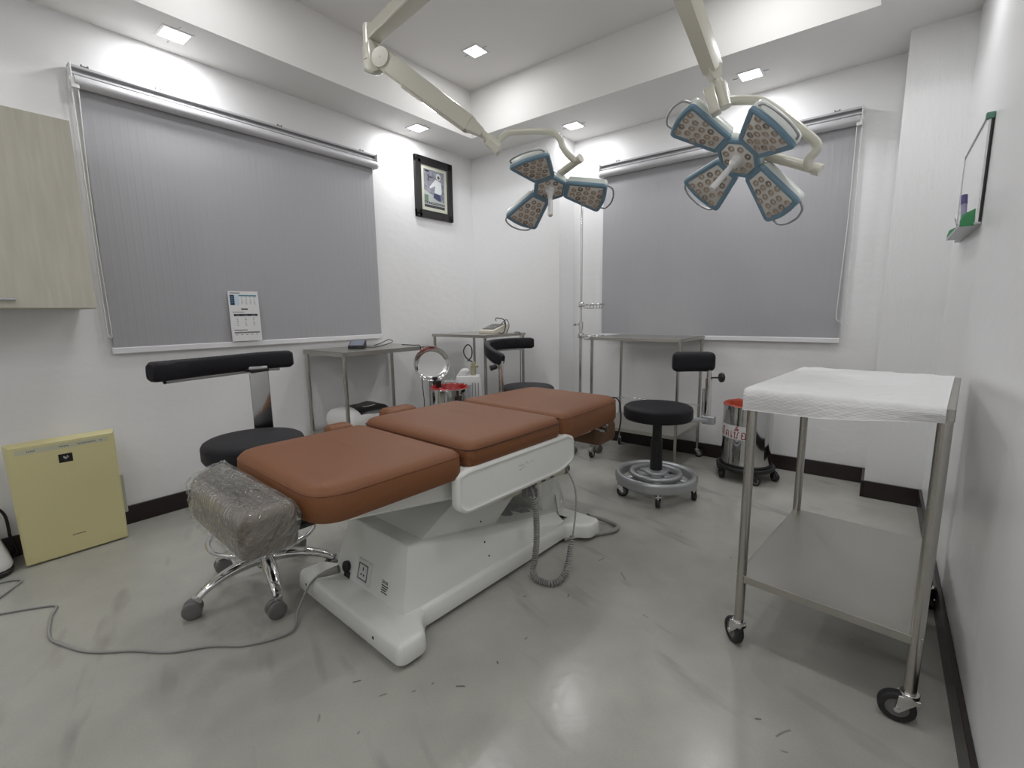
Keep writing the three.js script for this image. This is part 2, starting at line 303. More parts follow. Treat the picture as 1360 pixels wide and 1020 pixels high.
// ---------------------------------------------------------------- sheet leaning on the blind bar
{
  const t = thing('price_sheet', 'white printed table sheet with blue blocks leaning on blind bottom bar', 'paper sheet', [.042, .949, 2.345], Math.PI / 2);
  const tex = canvasTex(340, 600, (g, w, h) => {
    g.fillStyle = '#dcdcdc'; g.fillRect(0, 0, w, h);
    g.fillStyle = '#20242c'; g.fillRect(22, 18, 110, 8); g.fillStyle = '#17345c'; g.fillRect(18, 44, 48, 122); g.fillStyle = '#c3d4dc'; g.fillRect(68, 44, 50, 122);
    g.fillStyle = '#3f7c95'; g.fillRect(118, 44, 200, 16);
    g.fillStyle = '#6f7f93'; for (const y of [62, 84, 108, 130]) g.fillRect(30, y, 22, 8);
    g.fillStyle = '#50545c'; for (let r = 0; r < 4; r++) for (let c = 0; c < 4; c++) g.fillRect(140 + c * 48, 74 + r * 25, 14 + ((r * 3 + c * 5) % 9), 6);
    g.fillStyle = '#3a2f2c'; g.fillRect(130, 205, 76, 18); g.fillStyle = '#444'; g.fillRect(30, 246, 130, 6);
    g.fillStyle = '#10151f'; g.fillRect(42, 272, 270, 26); g.fillStyle = '#7a8594'; for (let c = 0; c < 3; c++) g.fillRect(62 + c * 90, 282, 44, 6);
    g.fillStyle = '#666a70'; for (let r = 0; r < 5; r++) for (let c = 0; c < 3; c++) g.fillRect(70 + c * 92, 318 + r * 22, 10 + ((r + c) % 3) * 5, 7);
    g.fillStyle = '#202020'; g.fillRect(30, 462, 150, 8); g.fillStyle = '#777'; g.fillRect(30, 488, 290, 18); g.fillStyle = '#444'; for (let c = 0; c < 5; c++) g.fillRect(40 + c * 58, 520, 26, 6);
  });
  const m = std([1, 1, 1], .45, { map: tex });
  const p = mesh('printed_face', new THREE.PlaneGeometry(.172, .30).translate(0, .15, .0024), m, t);
  mesh('backing_card', rb(.172, .30, .004, .001, 0, .15, 0), M.paper, t);
  t.rotation.order = 'YXZ'; t.rotation.x = -.02; 
}

// ---------------------------------------------------------------- framed picture on the left wall
{
  const t = thing('framed_picture', 'black framed print with cream mat on the left wall', 'picture', [0, 1.90, .72], Math.PI / 2);
  const w = .42, h = .485, b = .062;
  mesh('picture_frame', [rb(w, b, .028, .005, 0, h - b / 2, .014), rb(w, b, .028, .005, 0, b / 2, .014), rb(b, h, .028, .005, -w / 2 + b / 2, h / 2, .014), rb(b, h, .028, .005, w / 2 - b / 2, h / 2, .014)], std([.012, .011, .012], .3), t);
  mesh('mat_board', box(w - .09, h - .09, .006, 0, h / 2, .012), std([.66, .65, .55], .8), t);
  const tex = canvasTex(300, 400, (g, w, h) => {
    g.fillStyle = '#8b8a96'; g.fillRect(0, 0, w, h);
    for (let i = 0; i < 260; i++) { const v = 90 + rnd() * 110; g.fillStyle = `rgba(${v},${v},${v + 12},.35)`; g.fillRect(rnd() * w, rnd() * h * .7, 8 + rnd() * 40, 4 + rnd() * 22); }
    g.fillStyle = '#b9beb9'; g.beginPath(); g.moveTo(0, 220); g.lineTo(120, 260); g.lineTo(300, 330); g.lineTo(300, 400); g.lineTo(0, 400); g.fill();
    g.fillStyle = '#6d7f74'; g.fillRect(0, 270, 60, 70);
    g.fillStyle = '#e4e4e6'; g.beginPath(); g.moveTo(170, 90); g.lineTo(255, 110); g.lineTo(262, 220); g.lineTo(235, 250); g.lineTo(150, 240); g.lineTo(165, 160); g.lineTo(85, 200); g.lineTo(80, 180); g.fill();
    g.fillStyle = '#dedee0'; g.beginPath(); g.arc(215, 55, 36, 0, 7); g.fill(); g.fillStyle = '#5b4a44'; g.beginPath(); g.arc(218, 62, 18, 0, 7); g.fill();
    g.fillStyle = '#333c63'; g.beginPath(); g.moveTo(150, 235); g.lineTo(240, 245); g.lineTo(245, 320); g.lineTo(190, 310); g.lineTo(130, 285); g.fill();
    g.fillStyle = '#20202a'; g.fillRect(20, 10, 60, 16); g.fillRect(60, 50, 14, 70); g.fillRect(80, 70, 50, 12); g.fillStyle = '#1c1e27'; g.fillRect(0, 340, w, 22); g.fillRect(0, 372, w, 28);
    g.fillStyle = '#c9c9cf'; for (let i = 0; i < 9; i++) g.fillRect(12 + i * 32, 347, 22, 7);
  });
  mesh('print', new THREE.PlaneGeometry(.23, .305).translate(0, h / 2, .0156), std([1, 1, 1], .5, { map: tex }), t);
  mesh('glass', new THREE.PlaneGeometry(w - .11, h - .11).translate(0, h / 2, .02), M.clear, t);
}

// ---------------------------------------------------------------- wall cabinet
{
  const t = thing('wall_cabinet', 'pale wood-grain wall cabinet with a small metal handle on the left wall', 'cabinet', [0, 1.142, 3.09], 0);
  const wood = canvasTex(512, 512, (g, w, h) => { const id = g.createImageData(w, h); for (let y = 0; y < h; y++) for (let x = 0; x < w; x++) { const n = fbm(x / 14, y / 120, 4) * .5 + fbm(x / 60, y / 140, 3) * .5, b = .94 + (n - .5) * .14; const i = (y * w + x) * 4; id.data[i] = 202 * b; id.data[i + 1] = 199 * b; id.data[i + 2] = 184 * b; id.data[i + 3] = 255; } g.putImageData(id, 0, 0); });
  M.cab = std([1, 1, 1], .5, { map: wood });
  const H = .785, L = .80;
  mesh('cabinet_body', box(.32, H, L, .163, H / 2, L / 2), M.cab, t);
  for (let k = 0; k < 2; k++) {
    const d = mesh('cabinet_door', rb(.018, H - .004, L / 2 - .003, .002, .334, H / 2, L / 4 + k * L / 2), M.cab, t);
    mesh('handle', [cy([.362, .036, (k ? L / 2 + .02 : L / 2 - .15)], [.362, .036, (k ? L / 2 + .15 : L / 2 - .02)].map((v, i) => v), .006), cy([.34, .036, k ? L / 2 + .04 : L / 2 - .13], [.362, .036, k ? L / 2 + .04 : L / 2 - .13], .005), cy([.34, .036, k ? L / 2 + .13 : L / 2 - .04], [.362, .036, k ? L / 2 + .13 : L / 2 - .04], .005)], M.alu, d);
  }
}

// ---------------------------------------------------------------- treatment bed (local x = across, -z = towards the head end)
{
  const t = thing('treatment_bed', 'brown leather treatment bed with white electric base and side rails', 'treatment bed', [1.69, 0, 2.775], -3 * D2R);
  // I-shaped base plate
  const bp = [[.012, .018], [.002, .022], [0, .03], [.004, .075], [.010, .086], [.020, .091], [.035, .092]];
  const base = mesh('base_frame', [slab([[-.25, -.16], [.25, -.16], [.285, -.115], [.35, -.085], [.35, .025], [-.35, .025], [-.35, -.085], [-.285, -.115]], [.03, .03, .03, .035, .035, .035, .035, .03], bp, 6),
    slab([[-.35, -1.17], [.35, -1.17], [.35, -1.06], [.285, -1.03], [.25, -.985], [-.25, -.985], [-.285, -1.03], [-.35, -1.06]], [.035, .035, .035, .03, .03, .03, .03, .035], bp, 6), slab(rectP(-.252, .252, -1.1, -.1), .01, bp, 4)], M.whiteCoat, t);
  for (const [x, z] of [[-.3, -.04], [.3, -.04], [-.3, -1.11], [.3, -1.11]]) mesh('levelling_foot', puck(.028, .001, .024, .003, 20, x, z), M.rubber, base);
  for (const [x, y] of [[-.27, .055], [.2, .055]]) mesh('screw', cy([x, y, .018], [x, y, .0235], .006, .006, 12), M.black, base);
  // beam edge strip on the trunk foot
  const hw0 = .225, hw1 = .185;
  const trunk = mesh('trunk_cover', hull([[-hw0, .08, -.085], [hw0, .08, -.085], [-hw1, .298, -.14], [hw1, .298, -.14], [-hw0, .08, -1.02], [hw0, .08, -1.02], [-hw1, .125, -1.0], [hw1, .125, -1.0]], .008), M.whiteCoat, t);
  for (const [y, z] of [[.19, -.488], [.13, -.5]]) { const s = hw0 - (hw0 - hw1) * (y - .08) / .218 + .0085; mesh('screw', cy([s - .004, y, z], [s + .0008, y, z], .004, .004, 10), M.black, trunk); }
  const link = mesh('lift_arm_cover', hull([[-.155, .26, -.18], [.155, .26, -.18], [-.155, .14, -.22], [.155, .14, -.22], [-.155, .14, -.50], [.155, .14, -.50], [-.155, .47, -.55], [.155, .47, -.55], [-.155, .44, -.93], [.155, .44, -.93]], .006), M.whiteCoat, t);
  mesh('screw', cy([.155, .25, -.52], [.1618, .25, -.52], .004, .004, 10), M.black, link);
  // front face fittings (the face leans by about 14 degrees)
  const face = new THREE.Group(); face.position.set(0, .08, -.0768); face.rotation.x = -Math.atan2(.055, .218);
  const fit = (m) => { m.position.copy(face.position); m.rotation.copy(face.rotation); return m; };
  fit(mesh('power_inlet', [cy([-.145, .052, -.004], [-.145, .052, .012], .021, .021, 20), rb(.04, .034, .004, .003, -.14, .018, .001)], M.rubber, trunk));
  const so = fit(mesh('power_socket', [rb(.088, .088, .006, .006, -.03, .068, .002)], M.whitePlastic, trunk));
  mesh('socket_insert', [box(.056, .004, .002, -.034, .096, .0055), box(.056, .004, .002, -.034, .040, .0055), box(.004, .06, .002, -.062, .068, .0055), box(.004, .06, .002, -.006, .068, .0055)], M.greyPlastic, so);
  for (const [x, y, w, h] of [[-.034, .080, .003, .012], [-.042, .058, .006, .006], [-.026, .058, .006, .006]]) mesh('socket_hole', box(w, h, .002, x, y, .0055), M.black, so);
  const st = canvasTex(128, 128, (g, w, h) => { g.clearRect(0, 0, w, h); g.fillStyle = '#222'; g.font = 'bold 34px sans-serif'; g.fillText('5A 8A', 12, 40); for (let i = 0; i < 4; i++) g.fillRect(8 + (i % 2) * 6, 52 + i * 18, 104 - (i * 13) % 30, 8); });
  const stm = mesh('rating_sticker', new THREE.PlaneGeometry(.05, .058).translate(.105, .062, .0012), std([1, 1, 1], .5, { map: st, transparent: true }), trunk); fit(stm);

  // frames under the cushions
  mesh('leg_section_frame', hull([[-.26, .54, .12], [.26, .54, .12], [-.26, .52, .12], [.26, .52, .12], [-.26, .545, -.29], [.26, .545, -.29], [-.26, .455, -.29], [.26, .455, -.29]], .007), M.whiteCoat, t);
  mesh('seat_frame', [rb(.6, .05, .66, .006, 0, .545, -.6), rb(.36, .06, .55, .006, 0, .49, -.62)], M.whiteCoat, t);
  mesh('back_section_frame', [rb(.50, .024, .46, .006, 0, .522, -1.10), rb(.06, .03, .4, .006, .2, .505, -1.06), rb(.06, .03, .4, .006, -.2, .505, -1.06)], M.whiteCoat, t);
  const scrib = canvasTex(256, 96, (g, w, h) => { g.clearRect(0, 0, w, h); g.strokeStyle = 'rgba(70,70,70,.9)'; g.lineWidth = 2; for (let r = 0; r < 2; r++) { g.beginPath(); let x = 20 + r * 14, y = 34 + r * 34; g.moveTo(x, y); while (x < 215 - r * 70) { x += 4 + rnd() * 9; y = 34 + r * 30 - x * .04 + (rnd() - .5) * 20; if (rnd() < .25) g.moveTo(x + 6, y); else g.lineTo(x, y); } g.stroke(); } });
  for (const s of [-1, 1]) {
    // side rail: long plate with a slanted lower rear corner
    const Q = [[.245, .44], [.285, .408], [.86, .408], [.955, .445], [.945, .552], [.90, .572], [.30, .572], [.245, .56]];
    const g = slab(Q.map(([u, y]) => [u, y]), [.03, .04, .06, .03, .02, .02, .02, .02], [[.006, 0], [0, .005], [0, .028], [.004, .034], [.014, .036], [.017, .0335], [.03, .0335]], 5);
    // slab lies in (x = u, z = height); stand it up against the seat side
    const p = g.attributes.position, nn = g.attributes.normal;
    for (let i = 0; i < p.count; i++) { const u = p.getX(i), y = p.getY(i), hh = p.getZ(i); p.setXYZ(i, s * (.299 + y), hh, -u); const a = nn.getX(i), b = nn.getY(i), c = nn.getZ(i); nn.setXYZ(i, s * b, c, -a); }
    if (s > 0) { for (let i = 0; i < p.count; i += 3) { for (const at of [p, nn]) { const b = [at.getX(i + 1), at.getY(i + 1), at.getZ(i + 1)]; at.setXYZ(i + 1, at.getX(i + 2), at.getY(i + 2), at.getZ(i + 2)); at.setXYZ(i + 2, ...b); } } }
    const r = mesh('side_rail', g, M.whiteCoat, t);
    if (s > 0) mesh('handwriting', new THREE.PlaneGeometry(.12, .045).rotateY(Math.PI / 2).translate(.3338, .505, -.61), std([1, 1, 1], .5, { map: scrib, transparent: true }), r);
  }
  // cushions
  const cushProfile = (y0, y1, crown, soft = .05) => [[.03, y0], [.008, y0 + .006], [0, y0 + .022], [0, (y0 + y1) / 2], [.002, y1 - .022], [.008, y1 - .010], [.018, y1 - .001], [.035, y1 + crown * .22], [.06, y1 + crown * .42], [.10, y1 + crown * .66], [.15, y1 + crown * .84], [.21, y1 + crown * .96], [.255, y1 + crown]];
  const seamRing = (P, R, d, y, r = .003) => { const L = roundPoly(offPoly(P, d), Array.isArray(R) ? R.map(q => Math.max(.01, q - d)) : R - d, 8); return tube(L.map(p => [p[0], y, p[1]]), r, { closed: true, seg: 160, n: 6, tension: .1 }); };
  {
    const P1 = rectP(-.308, .33, -.288, .235), R1 = [.05, .05, .11, .11];
    const c = mesh('leg_cushion', slab(P1, R1, cushProfile(.538, .640, .022), 10), M.leather, t); mesh('piping', seamRing(P1, R1, .004, .622, .0026), M.leather, c);
    const P2 = rectP(-.335, .335, -.855, -.302), R2 = .045;
    const c2 = mesh('seat_cushion', slab(P2, R2, cushProfile(.565, .655, .022), 10), M.leather, t); mesh('stitched_seam', seamRing(P2, R2, -.0005, .632, .0018), M.seam, c2);
    const P3 = [[-.30, -1.435], [.30, -1.435], [.335, -.868], [-.335, -.868]], R3 = [.09, .09, .05, .05];
    const c3 = mesh('back_cushion', slab(P3, R3, cushProfile(.530, .656, .020), 10), M.leather, t); mesh('piping', seamRing(P3, R3, .002, .640, .0022), M.leather, c3);
  }
  // folded head pad hanging behind the back section
  const hp = mesh('head_pad', slab([[-.24, -1.50], [.25, -1.50], [.26, -1.29], [-.25, -1.29]], .05, [[.03, .405], [.008, .412], [0, .43], [0, .49], [.008, .512], [.03, .522], [.08, .526]], 8), std([.13, .062, .028], .32, { bumpMap: rep(grain, 14), bumpScale: .0005 }), t);
  mesh('elastic_edge', tube([[.25, .655, -1.36], [.285, .64, -1.43], [.280, .53, -1.475], [.262, .42, -1.475]], .004, { n: 6 }), M.black, hp);
  mesh('head_pad_bracket', [cy([.1, .50, -1.32], [.1, .515, -1.1], .010), cy([-.1, .50, -1.32], [-.1, .515, -1.1], .010)], M.chrome, t);
  mesh('locking_knob', [cy([.255, .512, -1.26], [.30, .512, -1.26], .007), cy([.285, .512, -1.26], [.312, .512, -1.26], .014, .012), cy([.275, .52, -1.31], [.29, .52, -1.31], .014)], M.chrome, t);
  // arm pad on the far side
  for (const [z0, z1, x0, x1, y] of [[-.37, -.24, -.60, -.50, .600], [-.80, -.60, -.70, -.58, .606]]) {
    const ap = mesh('arm_pad', slab(rectP(x0, x1, z0, z1), .045, [[.03, y - .06], [.006, y - .053], [0, y - .04], [.004, y - .016], [.018, y - .004], [.04, y]], 8), M.leather, t);
    mesh('arm_pad_bracket', [cy([(x0 + x1) / 2, y - .058, (z0 + z1) / 2], [(x0 + x1) / 2, .50, (z0 + z1) / 2], .012), cy([(x0 + x1) / 2, .505, (z0 + z1) / 2], [-.31, .505, Math.min(-.3, (z0 + z1) / 2)], .012)], M.chromeDark, ap);
  }
  // rear column, wrapped in plastic film
  mesh('rear_column', [hull([[-.09, .08, -.98], [.13, .08, -.98], [-.09, .08, -1.12], [.13, .08, -1.12], [-.08, .50, -.90], [.13, .50, -.90], [-.08, .50, -1.02], [.13, .50, -1.02]], .008)], M.whiteCoat, t);
  {
    const wg = new THREE.CylinderGeometry(.10, .125, .34, 60, 30, true); const p = wg.attributes.position;
    for (let i = 0; i < p.count; i++) { const a = Math.atan2(p.getZ(i), p.getX(i)), y = p.getY(i), k = 1 + .16 * (fbm(a * 3 + 20, y * 22 + 7, 3) - .5) + .10 * Math.abs(Math.sin(a * 5 + y * 18)); p.setX(i, p.getX(i) * k * 1.15); p.setZ(i, p.getZ(i) * k * .95); }
    wg.computeVertexNormals(); wg.rotateX(.24).translate(.03, .27, -1.02);
    mesh('plastic_wrap', wg, M.film, t);
  }
  { // crumpled plastic sheet lying on the trunk between lift arm and column
    const g = slab(rectP(-.13, .16, -.93, -.62), .03, [[.04, .10], [.02, .115], [.01, .135], [.01, .155], [.02, .175], [.035, .19], [.05, .20], [.065, .205], [.08, .208], [.10, .21]], 6, 6, (x, y, z) => { const k = (fbm(x * 20 + 7, z * 30 + y * 24 + 3, 3) - .5) * .06; return [x + k * .6, y < .11 ? y : y + k - (-z - .62) * .12, z]; });
    mesh('plastic_sheet', g, phy([.42, .42, .41], .18, { transmission: .4, thickness: 0, bumpMap: rep(crinkle, 4), bumpScale: .006 }), t);
  }
  mesh('column_clamp', [torus(.05, .006, [.10, .405, -1.0]), cy([.10, .405, -.95], [.16, .405, -.93], .006)], M.chrome, t);
  // socket strip below the rail
  const ss = mesh('slotted_bar', rb(.024, .040, .42, .004, .272, .388, -.74), std([.55, .54, .42], .45), t);
  for (let k = 0; k < 4; k++) mesh('slot', rb(.003, .013, .026, .001, .2845, .382, -.66 - k * .062), M.black, ss);
  // wrapped foot rest
  const P4 = [[-.31, .248], [.262, .248], [.262, .395], [-.185, .395]], R4 = [.045, .03, .035, .08];
  const fm = phy([.155, .13, .105], .30, { bumpMap: rep(crinkle, 5), bumpScale: .012, specularIntensity: .8 });
  const foot = mesh('foot_cushion', slab(P4, R4, [[.03, .494], [.006, .498], [0, .512], [0, .59], [.004, .602], [.012, .611], [.022, .614], [.034, .616]], 8, 3), fm, t);
  {
    const prof = [[.06, .484], [.03, .484]];
    for (let k = 0; k <= 16; k++) prof.push([-.004 + (k === 0 ? .006 : 0), .488 + k * .0068]);
    for (let k = 1; k <= 5; k++) prof.push([-.004 + .018 * (1 - Math.cos(k / 5 * Math.PI / 2)), .597 + .022 * Math.sin(k / 5 * Math.PI / 2)]);
    for (let k = 1; k <= 10; k++) prof.push([.014 + k * .0056, .6195]);
    const ridge = (a) => (1 - Math.abs(a - .5) * 2) ** 3;
    const rn = (x, y, z) => .010 * ridge(fbm(x * 12 + z * 8 + 5, z * 24 - x * 9 + y * 16, 2)) + .006 * ridge(fbm(x * 38 + y * 9 + 11, z * 44 + y * 40 + x * 8, 2)) + .003 * ridge(vnoise(x * 110 + 40, z * 120 + y * 120)) - .008;
    const g = slab(P4, R4, prof, 8, 7, (x, y, z) => { const k = rn(x, y, z), cx = x + .02, cz = z - .32, top = y > .612 ? 1 : 0; return [x + (top ? 0 : cx / .28 * k), y + (top ? k : 0), z + (top ? 0 : Math.max(-1, Math.min(1, cz / .05)) * k)]; });
    mesh('plastic_wrap', g, M.film, foot);
  }
  mesh('foot_rest_bracket', [rb(.04, .016, .34, .004, .10, .476, .14), rb(.04, .016, .34, .004, -.12, .476, .14), rb(.04, .09, .02, .004, .10, .49, .0), rb(.04, .09, .02, .004, -.12, .49, .0)], M.black, t);
  // hand control: holder, coiled lead on the floor, cable to the wall side
  const toL = (x, y, z) => { const dx = x - 1.69, dz = z - 2.775, c = Math.cos(3 * D2R), s = Math.sin(3 * D2R); return [dx * c + dz * s, y, -dx * s + dz * c]; };
  const coilPath = new THREE.CatmullRomCurve3([[.30, .42, -.66], [.325, .36, -.665], [.335, .22, -.67], [.335, .10, -.66], [.325, .03, -.655], [.36, .016, -.64], [.43, .016, -.66], [.44, .03, -.72], [.42, .13, -.80], [.40, .24, -.86], [.37, .33, -.9], [.30, .42, -.92]].map(V));
  const helix = [], HN = 1500, turns = 105; const fr = coilPath.computeFrenetFrames(HN);
  for (let i = 0; i <= HN; i++) { const s = i / HN, p = coilPath.getPointAt(s), a = s * turns * Math.PI * 2, R = s < .07 ? .003 : s > .70 ? .0015 : .0105; helix.push(p.clone().addScaledVector(fr.normals[i], Math.cos(a) * R).addScaledVector(fr.binormals[i], Math.sin(a) * R)); }
  mesh('coiled_lead', new THREE.TubeGeometry(new THREE.CatmullRomCurve3(helix), 2600, .0031, 5), M.cable, t);
  mesh('control_holder', [rb(.03, .07, .04, .006, .295, .385, -.66), rb(.012, .10, .016, .004, .305, .375, -.69), rb(.01, .05, .01, .003, .31, .35, -.70)], M.greyPlastic, t);
  const fc = [[2.01, .07, 1.60], [2.06, .02, 1.50], [2.13, .014, 1.51], [2.14, .014, 1.57], [2.09, .014, 1.65], [2.02, .014, 1.735], [1.99, .014, 1.80]].map(q => toL(...q));
  mesh('floor_lead', [tube(fc, .011, { n: 10, seg: 80 }), tube([fc[6], toL(1.95, .03, 1.77), toL(1.90, .12, 1.72), toL(1.86, .28, 1.71)], .004, { n: 6 })], M.cable, t);
}

// power cord from the bed to the wall side
{
  const t = thing('power_cord', 'grey power cord plugged into the bed and winding over the floor', 'cord', [0, 0, 0]);
  const y = .0055;
  const pts = [[.36, y, 3.95], [.30, y, 3.78], [.275, y, 3.60], [.29, y, 3.505], [.335, y, 3.462], [.39, y, 3.495], [.439, y, 3.533], [.51, y, 3.60], [.575, y, 3.60], [.60, y, 3.535], [.655, y, 3.45], [.70, y, 3.405], [.78, y, 3.43], [.926, y, 3.452], [1.02, y, 3.43], [1.137, y, 3.382], [1.25, y, 3.288], [1.349, y, 3.221], [1.428, y, 3.126], [1.522, y, 3.046], [1.575, y + .002, 2.93], [1.50, .02, 2.86], [1.468, .065, 2.805], [1.478, .098, 2.775], [1.50, .112, 2.752]];
  mesh('cable', tube(pts, .0045, { seg: 300, n: 8 }), M.cable, t);
  mesh('plug', [taper([[1.485, .106, 2.768], [1.51, .118, 2.745], [1.542, .131, 2.712]], [.006, .012, .016], 12, 12)], std([.27, .265, .25], .5), t);
}

// ---------------------------------------------------------------- stools
function caster(parent, x, z, r, w, ang, matW, matF, top) {
  const dx = Math.cos(ang), dz = -Math.sin(ang);               // trailing direction
  const cx = x + dx * r * .55, cz = z + dz * r * .55, px = -dz, pz = dx;
  const f = mesh('caster', [cy([x, r * 1.55, z], [x, top, z], r * .26), puck(r * .52, r * 1.9, r * 2.25, .002, 20, x, z),
    ...[-1, 1].map(s => hull([[cx + px * s * w * .62 + dx * .004, r * .85, cz + pz * s * w * .62 + dz * .004], [cx + px * s * w * .62 - dx * .004, r * .85, cz + pz * s * w * .62 - dz * .004], [x + px * s * w * .62 + dx * r * .5, r * 1.95, z + pz * s * w * .62 + dz * r * .5], [x + px * s * w * .62 - dx * r * .5, r * 1.95, z + pz * s * w * .62 - dz * r * .5]], .0022)),
    cy([cx - px * w * .75, r, cz - pz * w * .75], [cx + px * w * .75, r, cz + pz * w * .75], r * .18)], matF, parent);
  const tire = new THREE.LatheGeometry([[r * .62, -w * .5], [r * .9, -w * .5], [r, -w * .3], [r, w * .3], [r * .9, w * .5], [r * .62, w * .5]].map(p => new THREE.Vector2(...p)), 28);
  const hub = new THREE.CylinderGeometry(r * .63, r * .63, w * .8, 24);
  const q = new THREE.Quaternion().setFromUnitVectors(new THREE.Vector3(0, 1, 0), new THREE.Vector3(px, 0, pz));
  mesh('wheel', tire.applyQuaternion(q).translate(cx, r, cz), matW, f);
  mesh('wheel_hub', hub.applyQuaternion(q).translate(cx, r, cz), M.greyPlastic, f);
}
function twinCaster(parent, x, z, ang, top) {
  const r = .033, dx = Math.cos(ang), dz = -Math.sin(ang), px = -dz, pz = dx, cx = x + dx * .012, cz = z + dz * .012;
  const f = mesh('caster', [cy([x, r, z], [x, top, z], .007), taper([[cx - px * .012, r, cz - pz * .012], [cx + px * .012, r, cz + pz * .012]], [.022, .022], 16, 4)], M.greyPlastic, parent);
  for (const s of [-1, 1]) { const g = new THREE.LatheGeometry([[0, -.012], [.024, -.012], [r - .003, -.009], [r, -.004], [r, .006], [r - .004, .010], [.018, .012], [0, .013]].map(p => new THREE.Vector2(...p)), 28); g.applyQuaternion(new THREE.Quaternion().setFromUnitVectors(new THREE.Vector3(0, 1, 0), new THREE.Vector3(px * s, 0, pz * s))); mesh('wheel', g.translate(cx + px * s * .014, r, cz + pz * s * .014), M.greyPlastic, f); }
}
const seatLathe = (R, y0, y1) => lathe([[0, y0], [R - .03, y0], [R - .008, y0 + .006], [R, y0 + .02], [R, y1 - .022], [R - .006, y1 - .010], [R - .018, y1 - .003], [R - .05, y1 + .002], [R * .5, y1 + .004], [0, y1 + .004]], 56);
function starStool(label, x, z, H, star, arm, post, rise) {
  const t = thing('wheeled_stool', label, 'stool', [x, 0, z], 0, 'black stools with curved arm rest');
  const Rb = .262;
  for (let k = 0; k < 5; k++) {
    const a = (star + k * 72) * D2R, c = Math.cos(a), s = Math.sin(a), q = (r, y) => [c * r, y, s * r];
    mesh('base_arm', [taper([q(.01, .118), q(.08, .122), q(.16, .112), q(.225, .088), q(Rb - .008, .068)], [.030, .028, .023, .019, .016], 12, 20, .75), cy(q(Rb - .004, .05), q(Rb - .004, .078), .014, .015)], M.chrome, t);
    twinCaster(t, c * Rb, s * Rb, -(a + [1.4, .5, 2.1, .2, 2.6][k]), .06);
  }
  mesh('base_hub', lathe([[0, .085], [.034, .085], [.038, .10], [.034, .15], [.028, .16], [0, .16]], 28), M.chrome, t);
  mesh('gas_column', [cy([0, .14, 0], [0, H - .2, 0], .025, .024), cy([0, H - .22, 0], [0, H - .09, 0], .0145)], M.black, t);
  const ring = mesh('foot_ring', torus(.192, .0095, [0, .225, 0], 64, 10), M.chrome, t);
  for (let k = 0; k < 3; k++) { const a = k * 2.094 + .6; mesh('ring_spoke', cy([Math.cos(a) * .02, .225, Math.sin(a) * .02], [Math.cos(a) * .19, .225, Math.sin(a) * .19], .006), M.chrome, ring); }
  mesh('ring_clamp', puck(.036, .205, .248, .004), M.black, ring);
  mesh('seat_plate', [rb(.2, .012, .2, .003, 0, H - .088, 0)], M.black, t);
  mesh('seat', seatLathe(.182, H - .085, H), M.blackVinyl, t);
  // curved arm rest: oval pad swept along its path
  const A = arm.map(p => [p[0] - x, p[1], p[2] - z]);
  const c = new THREE.CatmullRomCurve3(A.map(V)), seg = 48, n = 20, pos = [], idx = [];
  for (let i = 0; i <= seg; i++) {
    const u = i / seg, p = c.getPointAt(u), T = c.getTangentAt(u), S = new THREE.Vector3(0, 1, 0).cross(T).normalize(), U = T.clone().cross(S).normalize();
    const e = Math.min(1, Math.min(u, 1 - u) * seg / 2.2), k = .72 + .28 * Math.sqrt(Math.max(0, 1 - (1 - e) ** 2));
    for (let a = 0; a < n; a++) { const w = a / n * Math.PI * 2, cw = Math.cos(w), sw = Math.sin(w), pw = (v) => Math.sign(v) * Math.pow(Math.abs(v), .55); const q = p.clone().addScaledVector(S, pw(cw) * .021 * k).addScaledVector(U, pw(sw) * .034 * rise * k); pos.push(q.x, q.y, q.z); }
  }
  for (let i = 0; i < seg; i++) for (let a = 0; a < n; a++) { const b = (a + 1) % n, o = i * n; idx.push(o + a, o + n + a, o + b, o + b, o + n + a, o + n + b); }
  for (const [o, f] of [[0, 1], [seg * n, -1]]) { const m = pos.length / 3; const p = c.getPointAt(o ? 1 : 0); pos.push(p.x, p.y, p.z); for (let a = 0; a < n; a++) { const b = (a + 1) % n; idx.push(m, f > 0 ? o + a : o + b, f > 0 ? o + b : o + a); } }
  const g = new THREE.BufferGeometry(); g.setAttribute('position', new THREE.Float32BufferAttribute(pos, 3)); g.setIndex(idx);
  const ar = mesh('arm_rest', toCreasedNormals(g.toNonIndexed(), .8), M.blackVinyl, t);
  const under = []; for (let i = 2; i <= 18; i++) { const p = c.getPointAt(i / 20); under.push([p.x, p.y - .036 * rise, p.z]); }
  mesh('under_trim', tube(under, .009, { n: 8 }), M.alu, ar);
  post(t, x, z);
  return t;
}
starStool('black round stool with a long arm rest on a flat chrome upright', 1.192, 2.83, .628, 16,
  [[1.07, .905, 3.108], [.985, .900, 2.97], [.945, .900, 2.80], [.955, .904, 2.67], [1.03, .908, 2.567]],
  (t, x, z) => {
    const q = (X, Y, Z) => [X - x, Y, Z - z], d = new THREE.Vector3(-.86, 0, -.5);
    mesh('back_upright', [hull([q(.990, .88, 2.738), q(1.012, .88, 2.676), q(1.000, .56, 2.742), q(1.022, .56, 2.680)], .005), hull([q(1.000, .54, 2.742), q(1.022, .54, 2.680), q(1.15, .54, 2.83), q(1.17, .54, 2.77)], .005)], M.chromeDark, t);
    mesh('upright_cap', rb(.06, .012, .075, .003, .996 - x, .868, 2.71 - z), M.black, t);
  }, 1.12);
